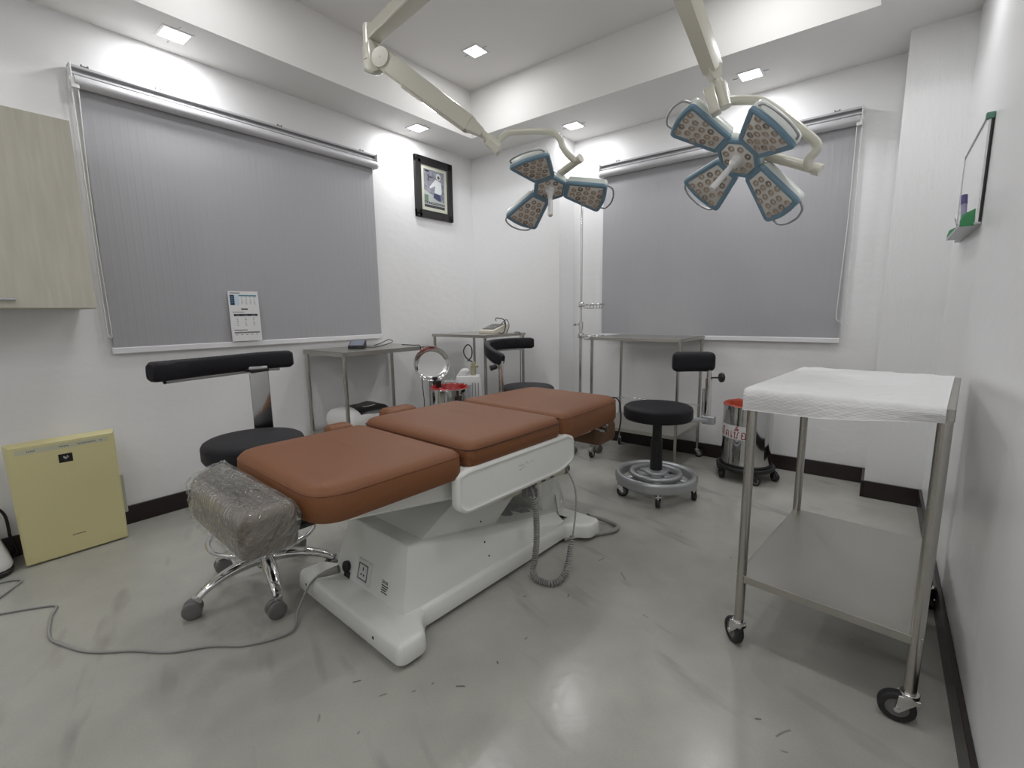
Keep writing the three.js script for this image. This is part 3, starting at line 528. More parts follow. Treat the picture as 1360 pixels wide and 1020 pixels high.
{
  const arc = []; for (const [a, y] of [[88, .805], [104, .825], [124, .852], [150, .872], [180, .878], [212, .88], [244, .88]]) arc.push([1.25 + .27 * Math.cos(a * D2R), y, 1.08 + .27 * Math.sin(a * D2R)]);
  starStool('black round stool with a hooked arm rest behind the bed near the corner table', 1.25, 1.08, .61, 40, arc,
    (t, x, z) => {
      mesh('back_upright', [cy([.0, .80, .272], [.0, .50, .272], .011), cy([-.026, .80, .268], [-.026, .50, .268], .008), cy([0, .505, .272], [0, .505, .05], .011)], M.chrome, t);
      mesh('knob', [cy([-.03, .765, .285], [-.055, .755, .32], .014, .018)], M.black, t);
    }, 1.15);
}
{ // stool with a ring base and a small back pad
  const t = thing('ring_base_stool', 'black round stool with grey cast ring base and small back pad', 'stool', [2.112, 0, .955]);
  const Rr = .235;
  const ring = mesh('ring_base', [
    lathe([[Rr - .035, .088], [Rr - .006, .082], [Rr, .088], [Rr + .004, .125], [Rr - .004, .142], [Rr - .014, .145], [Rr - .03, .140], [Rr - .035, .13], [Rr - .035, .088]], 64),
    lathe([[.125, .118], [.150, .118], [.153, .135], [.148, .15], [.128, .15], [.123, .14], [.125, .118]], 56),
    lathe([[.03, .12], [.062, .12], [.066, .14], [.06, .155], [.03, .16]], 40)], M.alu, t);
  for (let k = 0; k < 5; k++) {
    const a = (k * 72 + 65) * D2R, c = Math.cos(a), s = Math.sin(a);
    mesh('ring_spoke', [hull([[c * .05 - s * .02, .128, s * .05 + c * .02], [c * .05 + s * .02, .128, s * .05 - c * .02], [c * .21 - s * .013, .11, s * .21 + c * .013], [c * .21 + s * .013, .11, s * .21 - c * .013]], .009)], M.alu, ring);
    caster(t, c * .222, s * .222, .034, .024, [2.0, .4, 1.2, 2.6, 1.7][k], M.rubber, M.chrome, .095);
  }
  mesh('gas_column', [cy([0, .12, 0], [0, .34, 0], .036, .034, 28), cy([0, .34, 0], [0, .45, 0], .027, .027, 24)], M.black, t);
  mesh('seat_plate', [rb(.17, .014, .15, .003, 0, .459, 0), hull([[-.02, .447, -.03], [-.02, .447, .03], [.265, .447, -.21], [.23, .447, -.235], [.265, .462, -.21], [.23, .462, -.235]], .004)], M.alu, t);
  mesh('seat', seatLathe(.197, .466, .552), M.blackVinyl, t);
  const bx = .222, bz = -.205;
  mesh('upright_socket', [rb(.07, .05, .05, .008, bx + .012, .453, bz)], M.alu, t);
  mesh('back_upright', [cy([bx, .46, bz], [bx, .70, bz], .019), cy([bx, .69, bz], [bx, .78, bz], .014), cy([bx - .024, .46, bz + .01], [bx - .024, .64, bz + .01], .006)], M.chrome, t);
  mesh('clamp_knob', [cy([bx + .01, .705, bz - .01], [bx + .05, .705, bz - .04], .005), lathe([[0, 0], [.024, 0], [.029, .006], [.027, .02], [.014, .027], [0, .027]], 10).rotateX(Math.PI / 2).rotateY(Math.PI / 2 + .66).translate(bx + .05, .705, bz - .04)], M.black, t);
  const pad = slab(rectP(-.122, .122, -.058, .058), .038, [[.03, -.026], [.01, -.024], [0, -.012], [0, .012], [.010, .024], [.03, .028]], 8, 3, (X, Y, Z) => [X, Y + X * X * 1.4, Z]);
  pad.rotateX(Math.PI / 2).rotateY(36 * D2R).translate(.135, .80, -.165);
  mesh('back_pad', pad, M.blackVinyl, t);
}

// ---------------------------------------------------------------- steel tables and trolley
function steelTable(t, w, d, H, o = {}) {
  const r = o.r ?? .0125, inx = w / 2 - r - .003, inz = d / 2 - r - .003;
  mesh('table_top', [rb(w, .004, d, .0015, 0, H - .002, 0), rb(w, o.lip ?? .028, .003, .001, 0, H - (o.lip ?? .028) / 2, d / 2 - .0015), rb(w, o.lip ?? .028, .003, .001, 0, H - (o.lip ?? .028) / 2, -d / 2 + .0015), rb(.003, o.lip ?? .028, d, .001, w / 2 - .0015, H - (o.lip ?? .028) / 2, 0), rb(.003, o.lip ?? .028, d, .001, -w / 2 + .0015, H - (o.lip ?? .028) / 2, 0)], M.steelTop, t);
  for (const sx of [-1, 1]) for (const sz of [-1, 1]) {
    mesh('leg', cy([sx * inx, .085, sz * inz], [sx * inx, H - .004, sz * inz], r, r, 20), M.steel, t);
    caster(t, sx * inx, sz * inz, o.cr ?? .03, o.cw ?? .02, o.ang ? o.ang[(sx + 1) + (sz + 1) / 2] : 1 + sx * .8 + sz * 1.3, M.rubber, M.chrome, .1);
  }
  const S = o.shelf ?? .25, k = .026;
  mesh('shelf', [rb(w - .01, .003, d - .01, .001, 0, S - .0015, 0), ...[-1, 1].flatMap(s => [rb(w - .012, k, .003, .001, 0, S - k / 2, s * (d / 2 - .009)), rb(.003, k, d - .012, .001, s * (w / 2 - .009), S - k / 2, 0)])], o.shelfMat ?? M.steelTop, t);
}
{
  const a = thing('steel_trolley', 'stainless steel trolley with white pad on top beside the right wall', 'trolley', [3.070, 0, 1.745], -6 * D2R);
  steelTable(a, .465, .700, .86, { r: .0142, shelf: .258, lip: .03, cr: .042, cw: .026, ang: [.3, 2.4, 1.0, 3.3] });
  const b = thing('steel_table', 'stainless steel table against the left wall below the wide blind', 'table', [.262, 0, 1.62], 0);
  steelTable(b, .48, .735, .868, { shelf: .30 });
  const c = thing('steel_table', 'stainless steel table in the corner carrying the cream device', 'table', [.42, 0, .645], 0);
  steelTable(c, .60, .52, .93, { shelf: .27, lip: .022 });
  const d = thing('steel_table', 'stainless steel table below the back wall blind beside the pole stand', 'table', [1.77, 0, .31], 0);
  steelTable(d, .66, .52, .915, { shelf: .27, r: .0105, lip: .02 });
  mesh('guard_rail', [tube([[-.32, .40, .24], [-.32, .40, -.24], [.32, .40, -.24]], .005, { n: 6, tension: 0 })], M.chrome, d);
}
{ // white absorbent pad over the trolley top
  const t = thing('absorbent_pad', 'white quilted disposable pad draped over the steel trolley', 'cloth pad', [3.070, .86, 1.745], -6 * D2R);
  const nx = 60, nz = 70, pos = [], uv = [], idx = [], X0 = -.235, X1 = .216, Z0 = -.345, Zf = .357;
  const drop = (x) => .060 - (x + .24) * .055 + .005 * Math.sin((x + .2) * 12);
  for (const off of [.0055, .0015]) for (let j = 0; j <= nz; j++) for (let i = 0; i <= nx; i++) {
    const u = i / nx, v = j / nz; let x = X0 + (X1 - X0) * u, z, y; const vt = .80;
    const wr = (fbm(u * 26 + 3, v * 26 + 8, 3) - .5) * .003;
    if (v <= vt) { z = Z0 + (Zf - Z0) * v / vt; y = off + wr + .001 * Math.sin(x * 60) ; const e = Math.max(0, (v / vt - .975) / .025); y -= e * e * .004; }
    else { const s = (v - vt) / (1 - vt), dd = drop(x); z = Zf + .006 * Math.sin(Math.min(1, s * 3) * Math.PI / 2) + .010 * s * Math.sin(x * 16 + 1) + (off - .0035) * .9 + wr; y = -.004 - dd * s; }
    
    pos.push(x, y, z); uv.push(u * .5, v * .8);
  }
  const N = (nx + 1) * (nz + 1), id = (l, i, j) => l * N + j * (nx + 1) + i;
  for (let j = 0; j < nz; j++) for (let i = 0; i < nx; i++) { idx.push(id(0, i, j), id(0, i, j + 1), id(0, i + 1, j), id(0, i + 1, j), id(0, i, j + 1), id(0, i + 1, j + 1)); idx.push(id(1, i, j), id(1, i + 1, j), id(1, i, j + 1), id(1, i + 1, j), id(1, i + 1, j + 1), id(1, i, j + 1)); }
  const edge = (a, b) => { idx.push(a[0], a[1], b[0], b[0], a[1], b[1]); };
  for (let i = 0; i < nx; i++) { edge([id(0, i, 0), id(1, i, 0)], [id(0, i + 1, 0), id(1, i + 1, 0)]); edge([id(1, i, nz), id(0, i, nz)], [id(1, i + 1, nz), id(0, i + 1, nz)]); }
  for (let j = 0; j < nz; j++) { edge([id(1, 0, j), id(0, 0, j)], [id(1, 0, j + 1), id(0, 0, j + 1)]); edge([id(0, nx, j), id(1, nx, j)], [id(0, nx, j + 1), id(1, nx, j + 1)]); }
  const g = new THREE.BufferGeometry(); g.setAttribute('position', new THREE.Float32BufferAttribute(pos, 3)); g.setAttribute('uv', new THREE.Float32BufferAttribute(uv, 2)); g.setIndex(idx); g.computeVertexNormals();
  const quilt = noiseTex(256, (u, v) => .5 + .5 * Math.cos(u * Math.PI * 2 * 12) * Math.cos(v * Math.PI * 2 * 12) * .4 + (fbm(u * 20, v * 20, 3, 20) - .5) * .5);
  mesh('pad_sheet', g, std([.68, .68, .675], .85, { bumpMap: rep(quilt, 3), bumpScale: .0015, side: THREE.DoubleSide }), t);
}

// ---------------------------------------------------------------- surgical lamps
const MOUNT = [1.75, Ce, 2.10];
{
  const t = thing('lamp_ceiling_mount', 'round cream ceiling mount carrying both surgical lamp arms', 'lamp mount', MOUNT);
  mesh('canopy', lathe([[0, 0], [.17, 0], [.17, -.012], [.15, -.04], [.07, -.06], [0, -.06]].reverse(), 48), M.creamEnamel, t);
  mesh('shaft', cy([0, -.05, 0], [0, -.39, 0], .045, .045, 32), M.creamEnamel, t);
}
const petalPoly = [[-.113, -.058], [.092, -.108], [.112, .0], [.092, .108], [-.113, .058]];
function surgicalLamp(label, L) {
  const o = [MOUNT[0], 2.46, MOUNT[2]];
  const t = thing('surgical_lamp', label, 'surgical lamp', o);
  const w = (p) => [p[0] - o[0], p[1] - o[1], p[2] - o[2]];
  L.arms(t, w);
  // lamp head: X = e1, Y = -n, Z = e2
  const q = new THREE.Quaternion().setFromRotationMatrix(new THREE.Matrix4().makeBasis(V(L.e1), V(L.n).negate(), V(L.e2)));
  const C = V(w(L.c));
  const place = (m) => { m.position.copy(C); m.quaternion.copy(q); m.scale.setScalar(L.size); return m; };
  const ring = []; for (let k = 0; k < L.sides; k++) ring.push([Math.cos((k + .5) / L.sides * 2 * Math.PI + L.f0) * .098, Math.sin((k + .5) / L.sides * 2 * Math.PI + L.f0) * .098]);
  const hub = place(mesh('hub', [slab(ring, .02, [[.004, 0], [0, .006], [0, .035], [.012, .055], [.04, .062]], 4)], M.petalBack, t));
  const frame = slab(ring, .02, [[.020, .002], [.016, -.006], [.006, -.007], [0, -.002], [0, .008], [.02, .008]], 4);
  mesh('hub_trim', frame, M.blue, hub);
  mesh('led_plate', slab(ring, .02, [[.021, -.004], [.019, -.002], [.019, .004], [.03, .004]], 4), M.ledPlate, hub);
  const lensRim = lathe([[.0085, -.001], [.0115, -.0045], [.0135, -.0035], [.0135, .002]], 20);
  const lensG = merge([lensRim, lathe([[0, .0005], [.004, .0002], [.0095, -.0016]].map(p => p), 18)]);
  const addLens = (par, x, z, y) => { const m = new THREE.Mesh(lensG, (Math.floor(Math.abs(x * 991 + z * 577)) % 3) ? M.lensRim : M.lens); m.name = 'lens'; m.castShadow = m.receiveShadow = true; m.position.set(x, y, z); par.add(m); };
  for (let k = 0; k < 8; k++) { const a = k / 8 * 2 * Math.PI + .3; addLens(hub, Math.cos(a) * .053, Math.sin(a) * .053, -.004); }
  const han = place(mesh('sterile_handle', [cy([0, -.004, 0], [0, -.03, 0], .024, .021, 24), cy([0, -.028, 0], [0, -.045, 0], .021, .012, 24), cy([0, -.045, 0], [0, -.165, 0], .0115, .0135, 20), cy([0, -.165, 0], [0, -.17, 0], .0135, .009, 20)], M.whitePlastic, t));
  L.angles.forEach((deg) => {
    const a = deg * D2R;
    const g = new THREE.Group(); g.rotation.order = 'YXZ';
    // petal: local x radial; tilt its outer edge towards the lit side
    const m = new THREE.Matrix4().makeRotationY(-a).multiply(new THREE.Matrix4().makeTranslation(.085, 0, 0)).multiply(new THREE.Matrix4().makeRotationZ(-L.tau)).multiply(new THREE.Matrix4().makeTranslation(.108, 0, 0));
    const M4 = new THREE.Matrix4().compose(C, q, new THREE.Vector3(L.size, L.size, L.size)).multiply(m);
    const put = (x) => { M4.decompose(x.position, x.quaternion, x.scale); return x; };
    const pr = [.016, .024, .2, .024, .016];
    const pet = put(mesh('petal', slab(petalPoly, pr, [[.003, .004], [0, .008], [0, .028], [.006, .044], [.02, .056], [.04, .060]], 5), M.petalBack, t));
    mesh('petal_trim', slab(petalPoly, pr, [[.0205, .002], [.0185, -.005], [.005, -.007], [-.001, -.002], [-.001, .009], [.02, .009]], 5), M.blue, pet);
    mesh('led_plate', slab(petalPoly, pr, [[.022, -.0035], [.0195, -.002], [.0195, .004], [.03, .004]], 5), M.ledPlate, pet);
    for (const [x, z] of [[-.068, -.018], [-.066, .018], [-.036, 0], [-.034, -.036], [-.034, .036], [.0, -.02], [.0, .02], [.002, -.058], [.002, .058], [.036, 0], [.038, -.036], [.038, .036], [.072, -.058], [.072, .058], [.074, -.02], [.074, .02]]) addLens(pet, x, z, -.0035);
    mesh('grip_rail', tube([[.098, .018, -.088], [.125, .016, -.078], [.142, .014, -.04], [.146, .014, 0], [.142, .014, .04], [.125, .016, .078], [.098, .018, .088]], .0048, { n: 8, seg: 60 }), M.alu, pet);
    mesh('neck', [hull([[-.15, .012, -.03], [-.15, .012, .03], [-.085, .012, -.045], [-.085, .012, .045], [-.15, .036, -.028], [-.15, .036, .028], [-.085, .036, -.04], [-.085, .036, .04]], .004)], M.petalBack, pet);
  });
  // yoke axle behind the head
  const ax = L.axle * D2R, dir = new THREE.Vector3(Math.cos(ax), 0, Math.sin(ax));
  const p0 = dir.clone().multiplyScalar(.0), p1 = dir.clone().multiplyScalar(L.axleR);
  place(mesh('yoke_axle', [cy([p0.x, .05, p0.z], [p1.x, .05, p1.z], .0185, .0185, 24), cy([p1.x * .96, .05, p1.z * .96], [p1.x * 1.06, .05, p1.z * 1.06], .0215, .0215, 24), cy([p1.x * .55, .05, p1.z * .55], [p1.x * .565, .05, p1.z * .565], .0195, .0195, 24)], M.creamEnamel, t));
  return t;
}
// box-section arm between two points, with a tapered end
function boxArm(a, b, w0, h0, w1, h1, r = .006) {
  const A = V(a), B = V(b), d = B.clone().sub(A).normalize(), s = d.clone().cross(new THREE.Vector3(0, 1, 0)).normalize(), u = s.clone().cross(d).normalize(), P = [];
  for (const [q, w, h] of [[A, w0, h0], [B, w1, h1]]) for (const i of [-1, 1]) for (const j of [-1, 1]) { const p = q.clone().addScaledVector(s, i * w / 2).addScaledVector(u, j * h / 2); P.push([p.x, p.y, p.z]); }
  return hull(P, r);
}
surgicalLamp('cream and blue three-petal surgical lamp on a jointed ceiling arm', {
  c: [1.6813, 1.7386, 1.4512], e1: [.7901, -.0289, -.6122], e2: [.5625, .4309, .7056], n: [.2434, -.9019, .3567], tau: 14 * D2R, f0: -3.3 * D2R, sides: 6, size: .98, angles: [-3.3, 116.7, 236.7], axle: 50, axleR: .209,
  arms: (t, w) => {
    const elbow = w([.915, 2.49, 1.965]), disc = w([1.006, 2.375, 1.952]), end = w([1.428, 2.022, 1.788]), e2 = w([1.484, 1.975, 1.757]);
    mesh('extension_arm', [boxArm(w([1.75, 2.505, 2.10]), w([.95, 2.505, 1.972]), .075, .06, .062, .05, .006), cy(w([1.75, 2.46, 2.10]), w([1.75, 2.55, 2.10]), .058, .058, 32)], M.creamEnamel, t);
    mesh('elbow_joint', [cy(w([.925, 2.555, 1.968]), w([.925, 2.39, 1.973]), .040, .040, 32), hull([w([.90, 2.45, 1.985]), w([.94, 2.46, 1.945]), w([.95, 2.46, 1.99]), w([.905, 2.36, 1.985]), w([.94, 2.345, 1.95]), w([.96, 2.335, 1.985]), w([.99, 2.35, 1.955])], .022, .9)], M.creamEnamel, t);
    const s = new THREE.Vector3(.366, 0, .93).normalize(); // axle across the arm
    const dq = V(disc);
    mesh('pivot_disc', [cy(dq.clone().addScaledVector(s, -.045).toArray(), dq.clone().addScaledVector(s, .047).toArray(), .047, .047, 36), cy(dq.clone().addScaledVector(s, .04).toArray(), dq.clone().addScaledVector(s, .0485).toArray(), .004, .004, 12)], M.creamEnamel, t);
    const sp = mesh('spring_arm', [boxArm(disc, end, .062, .078, .046, .062, .010), boxArm(end, e2, .046, .06, .028, .028, .006)], M.creamEnamel, t);
    { const A = V(disc), B = V(end), d = B.clone().sub(A), u = d.clone().normalize(), dn = new THREE.Vector3(0, -1, 0).addScaledVector(u, u.y).normalize(); const p = (k, l) => A.clone().addScaledVector(d, k).addScaledVector(dn, l).toArray(); mesh('arm_cover', boxArm(p(.3, .042), p(.99, .034), .05, .02, .04, .016, .004), M.creamEnamel, sp); }
    mesh('yoke_joint', [cy(w([1.474, 1.986, 1.762]), w([1.512, 1.945, 1.738]), .017, .017, 24), cy(w([1.505, 1.952, 1.742]), w([1.556, 1.898, 1.712]), .027, .025, 28), boxArm(w([1.515, 1.925, 1.752]), w([1.558, 1.878, 1.727]), .034, .022, .034, .022, .004)], M.creamEnamel, t);
    mesh('yoke_tube', tube([[1.540, 1.925, 1.715], [1.558, 1.952, 1.698], [1.585, 1.974, 1.675], [1.63, 1.981, 1.638], [1.70, 1.981, 1.583], [1.752, 1.975, 1.541], [1.783, 1.945, 1.518], [1.792, 1.91, 1.507], [1.812, 1.875, 1.492], [1.846, 1.838, 1.470]].map(w), .0155, { n: 14, seg: 90 }), M.creamEnamel, t);
  } });
surgicalLamp('cream and blue four-petal surgical lamp hanging before the back wall blind', {
  c: [2.5387, 1.7708, 1.2186], e1: [.681, -.6474, -.3421], e2: [.6039, .2324, .7624], n: [-.4141, -.7258, .5493], tau: 13 * D2R, f0: -4.4 * D2R, sides: 8, size: 1.1, angles: [175.6, 85.6, -4.4, -94.4], axle: 30, axleR: .287,
  arms: (t, w) => {
    const el = [2.335, 2.58, 1.76];
    mesh('extension_arm', [boxArm(w([1.75, 2.62, 2.10]), w([el[0], 2.62, el[2]]), .075, .06, .062, .05, .006), cy(w([1.75, 2.575, 2.10]), w([1.75, 2.665, 2.10]), .058, .058, 32), cy(w([el[0], 2.66, el[2]]), w([el[0], 2.48, el[2]]), .043, .043, 32)], M.creamEnamel, t);
    mesh('spring_arm', [boxArm(w([2.342, 2.53, 1.745]), w([2.466, 2.094, 1.414]), .062, .07, .046, .05, .008), boxArm(w([2.466, 2.094, 1.414]), w([2.478, 2.055, 1.404]), .044, .046, .03, .03, .006)], M.creamEnamel, t);
    mesh('yoke_joint', [cy(w([2.472, 2.075, 1.408]), w([2.494, 2.02, 1.397]), .019, .019, 24), cy(w([2.492, 2.026, 1.397]), w([2.518, 1.935, 1.395]), .029, .027, 28), cy(w([2.4915, 2.028, 1.397]), w([2.4925, 2.0245, 1.397]), .0295, .0295, 28), boxArm(w([2.462, 2.005, 1.428]), w([2.492, 1.912, 1.425]), .05, .03, .044, .026, .006)], M.creamEnamel, t);
    mesh('yoke_tube', tube([[2.512, 1.962, 1.392], [2.57, 1.963, 1.354], [2.63, 1.956, 1.316], [2.68, 1.922, 1.296], [2.74, 1.868, 1.276], [2.80, 1.808, 1.257], [2.838, 1.765, 1.244], [2.840, 1.738, 1.240], [2.820, 1.715, 1.238], [2.815, 1.695, 1.235], [2.825, 1.670, 1.225]].map(w), .0185, { n: 14, seg: 100 }), M.creamEnamel, t);
  } });

// ---------------------------------------------------------------- pole stand
{
  const t = thing('infusion_stand', 'tall chrome pole stand with small round wire trays beside the column', 'pole stand', [1.245, 0, .36]);
  mesh('pole', [cy([0, .08, 0], [0, 1.0, 0], .0125), cy([0, .98, 0], [0, 1.95, 0], .009)], M.chrome, t);
  mesh('pole_clamp', [cy([0, .96, 0], [0, 1.02, 0], .018), cy([-.015, 1.0, 0], [-.045, 1.0, .01], .005), cy([-.04, 1.0, .01], [-.055, 1.0, .012], .011)], M.chrome, t);
  for (const y of [1.125, .885]) {
    const r = .082, cx = .098, cz = -.02;
    const b = mesh('wire_tray', [torus(r, .006, [cx, y + .028, cz], 44, 8), puck(r - .002, y + .026, y + .029, .001, 40, cx, cz), torus(r * .86, .003, [cx, y, cz], 40, 6), puck(.024, y + .008, y + .05, .006, 20), cy([0, y + .028, 0], [.03, y + .028, -.005], .009)], M.chrome, t);
    for (let k = 0; k < 18; k++) { const a = k / 18 * 6.283; mesh('wire', cy([cx + Math.cos(a) * r * .86, y, cz + Math.sin(a) * r * .86], [cx + Math.cos(a) * r * .97, y + .026, cz + Math.sin(a) * r * .97], .0016, .0016, 6), M.chrome, b); }
  }
  mesh('hook_bar', tube([[-.10, 2.0, 0], [-.09, 1.96, 0], [0, 1.95, 0], [.09, 1.96, 0], [.10, 2.0, 0]], .004, { n: 8 }), M.chrome, t);
  mesh('base_hub', puck(.03, .05, .11, .004), M.chrome, t);
  for (let k = 0; k < 5; k++) { const a = (k * 72 + 80) * D2R, c = Math.cos(a), s = Math.sin(a); mesh('base_leg', taper([[c * .02, .085, s * .02], [c * .12, .08, s * .12], [c * .19, .065, s * .19]], [.012, .011, .010], 10, 12), M.chrome, t); twinCaster(t, c * .19, s * .19, k * 1.1, .06); }
}

// ---------------------------------------------------------------- bins
function chromeBin(t, R, y0, H, inner, bagDrape) {
  mesh('bin_body', lathe([[0, y0], [R - .004, y0], [R, y0 + .006], [R, y0 + H - .004], [R + .003, y0 + H], [R - .002, y0 + H + .003], [R - .006, y0 + H - .004], [R - .008, y0 + .02], [0, y0 + .02]], 64), std([.58, .58, .58], .07, { metalness: 1 }), t);
}
function bagGeo(R, y, dip, amp, k) {
  const n = 72, m = 10, pos = [], idx = [];
  for (let j = 0; j <= m; j++) for (let i = 0; i < n; i++) { const a = i / n * 6.2832, s = j / m; const r = s < .3 ? R + .004 - .03 * s : R - .010 - (s - .3) * .03; const wob = (fbm(Math.cos(a) * 6 + 20 + j * .5, Math.sin(a) * 6 + 20, 3) - .5) * amp; const yy = s < .3 ? y - .004 * (1 - s / .3) * (1 + .6 * Math.sin(a * 5 + k)) + .004 + (s / .3) * .006 : y + .010 - (s - .3) / .7 * dip; pos.push(Math.cos(a) * (r + wob * .3 * (s < .3 ? .3 : 1)), yy + wob * (s > .2 && s < .6 ? 1 : .3), Math.sin(a) * (r + wob * .3 * (s < .3 ? .3 : 1))); }
  for (let j = 0; j < m; j++) for (let i = 0; i < n; i++) { const b = (i + 1) % n, o = j * n; idx.push(o + i, o + n + i, o + b, o + b, o + n + i, o + n + b); }
  const c = pos.length / 3; pos.push(0, y - dip, 0); for (let i = 0; i < n; i++) idx.push(c, m * n + (i + 1) % n, m * n + i);
  const g = new THREE.BufferGeometry(); g.setAttribute('position', new THREE.Float32BufferAttribute(pos, 3)); g.setIndex(idx); g.computeVertexNormals(); return g;
}
{ // round bin on a wheeled dolly, with a red Thai label
  const X = 2.472, Z = .315, t = thing('waste_bin', 'chrome waste bin with red bag and Thai label on black wheeled dolly', 'bin', [X, 0, Z]);
  const R = .148; chromeBin(t, R, .095, .395);
  mesh('bin_liner', bagGeo(R, .49, .12, .02, 1), std([.45, .07, .035], .4, { side: THREE.DoubleSide }), t);
  const tex = canvasTex(870, 200, (g, w, h) => {
    g.fillStyle = '#d8d6d4'; g.fillRect(0, 0, w, h); g.setTransform(1.22, 0, 0, 1.1, 0, -2); g.strokeStyle = '#8e2327'; g.lineWidth = 11; g.lineCap = 'round'; g.lineJoin = 'round';
    // hand-drawn Thai letters; each glyph in a box 70 wide, base line y = 165, height 85
    const by = 165, ty = 82; let x = 30;
    const P = (...s) => { for (const c of s) { g.beginPath(); c.forEach((p, i) => i ? g.lineTo(x + p[0], p[1]) : g.moveTo(x + p[0], p[1])); g.stroke(); } };
    const O = (cx, cy, r) => { g.beginPath(); g.arc(x + cx, cy, r, 0, 7); g.stroke(); };
    const next = (d) => { x += d; };
    O(10, ty + 12, 8); P([[20, ty + 16], [14, 120], [14, by], [56, by], [56, ty]]); next(88);                 // kho khai
    O(18, ty + 10, 8); P([[10, ty + 14], [26, 118], [8, 140], [8, by], [58, by], [58, ty]]); next(90);          // yo yak
    O(10, 105, 9); P([[18, 108], [34, 96]]); O(10, 145, 9); P([[18, 148], [34, 136]]); next(62);                // sara a
    O(24, 140, 9); P([[16, 134], [22, 112], [34, 108]]); P([[8, by], [8, 96], [22, ty], [34, 94], [46, ty], [58, 96], [58, by]]); P([[10, 62], [24, 46], [48, 46], [60, 62], [10, 62]]); next(92); // to tao + sara i
    O(24, 136, 9); P([[30, 128], [18, 112], [10, 150], [8, by]]); P([[8, by], [8, 100], [26, ty], [44, ty], [58, 100], [58, by]]); next(92);  // do dek
    O(20, 154, 9); P([[11, 150], [11, ty]]); next(52);                                                          // sara e
    O(12, ty + 12, 8); P([[20, ty + 18], [14, 120], [14, by], [50, by], [50, 112], [60, ty + 6], [70, ty]]); P([[8, 62], [22, 46], [46, 46], [58, 62], [8, 62]]); P([[58, 62], [58, 42]]); P([[44, 46], [44, 36]]); P([[22, 26], [34, 18], [30, 30], [52, 8]]); next(96); // cho chang + sara ue + mai tho
    O(18, 118, 9); P([[10, 124], [10, by], [58, by], [60, 112], [46, ty], [22, ty], [8, 94]]);                    // o ang
  });
  const a0 = -1.9, span = 2.2, LR = R + .0012;
  const lg = new THREE.CylinderGeometry(LR, LR, .088, 60, 1, true, 0, span);
  const lab = mesh('label', lg, std([1, 1, 1], .5, { map: tex }), t); lab.position.y = .325; lab.rotation.y = LABEL_TURN();
  mesh('dolly', [lathe([[.05, .07], [.17, .07], [.176, .078], [.176, .092], [.168, .098], [.155, .096], [.15, .088], [.05, .088]], 56), lathe([[.150, .088], [.156, .088], [.157, .106], [.152, .11], [.150, .088]], 56)], M.black, t);
  for (let k = 0; k < 5; k++) { const a = (k * 72 + 62) * D2R; caster(t, Math.cos(a) * .165, Math.sin(a) * .165, .030, .026, k * 1.3 + .4, M.rubber, M.black, .075); }
}
function LABEL_TURN() { return -1.9; }
{ // bin with its round lid swung open
  const t = thing('pedal_bin', 'chrome pedal bin with its round lid open and a red bag inside', 'bin', [.817, 0, 1.393]);
  const R = .128; chromeBin(t, R, .012, .585);
  mesh('base_ring', lathe([[0, 0], [R + .004, 0], [R + .006, .006], [R + .004, .016], [0, .016]], 48), M.black, t);
  mesh('bin_liner', bagGeo(R - .002, .598, .05, .035, 2), std([.33, .014, .012], .35, { side: THREE.DoubleSide }), t);
  // lid: shallow dish standing upright on the hinge
  const lid = lathe([[0, 0], [.085, .002], [.106, .008], [.116, .02], [.121, .028], [.124, .024], [.12, .014], [.108, .0], [.086, -.006], [0, -.008]], 56);
  const n = new THREE.Vector3(.80, .10, .59).normalize();
  lid.applyQuaternion(new THREE.Quaternion().setFromUnitVectors(new THREE.Vector3(0, 1, 0), n)).translate(-.172, .752, .0);
  mesh('lid', lid, M.chrome, t);
  mesh('lid_hinge', [rb(.05, .05, .04, .006, -.122, .612, 0), rb(.03, .05, .03, .006, -.143, .636, 0)], M.black, t);
  mesh('pedal', rb(.05, .012, .06, .004, .145, .03, .05), M.black, t);
}

// ---------------------------------------------------------------- oxygen unit behind the bed
{
  const t = thing('oxygen_unit', 'white boxy medical unit with vertical vents and clear bottle near corner table', 'medical unit', [.70, 0, 1.085], 42 * D2R);
  const body = mesh('housing', [slab(rectP(-.10, .10, -.085, .085), .02, [[.01, .03], [0, .04], [0, .55], [.004, .60], [.016, .636], [.03, .64]], 6)], M.whitePlastic, t);
  for (let k = 0; k < 8; k++) { if (k === 4 || k === 3) continue; mesh('vent_slot', box(.006, .13, .003, -.075 + k * .0215, .53, .0855), M.grey, body); }
  mesh('side_vent', [box(.05, .10, .002, .0, .53, .0855)], std([.45, .48, .5], .5), body);
  for (const x of [-.07, .07]) for (const z of [-.06, .06]) mesh('caster', cy([x - .01, .016, z], [x + .01, .016, z], .0158, .0158, 16), M.rubber, t);
  mesh('humidifier_bottle', lathe([[0, .57], [.03, .57], [.034, .58], [.034, .66], [.03, .68], [.016, .692], [.016, .705], [0, .705]], 28, [-.135, 0, .02]), M.clear, t);
  mesh('bottle_holder', [torus(.036, .004, [-.135, .60, .02]), cy([-.10, .60, .02], [-.095, .60, .02], .006)], M.whitePlastic, t);
  mesh('top_fitting', [taper([[-.05, .635, 0], [-.03, .665, 0], [.01, .675, .0]], [.03, .028, .016], 14, 10)], M.whitePlastic, t);
  mesh('regulator', [cy([.04, .635, 0], [.04, .735, 0], .018, .016), cy([.02, .70, 0], [.08, .71, 0], .013), cy([.04, .725, .02], [.04, .725, -.03], .016)], std([.42, .40, .26], .5), t);
  mesh('hose', tube([[.04, .735, 0], [-.01, .77, -.02], [-.03, .82, -.05], [-.0, .865, -.06], [.03, .84, -.05], [.03, .78, -.04], [0, .74, -.03]], .005, { n: 8 }), M.blackCable, t);
}

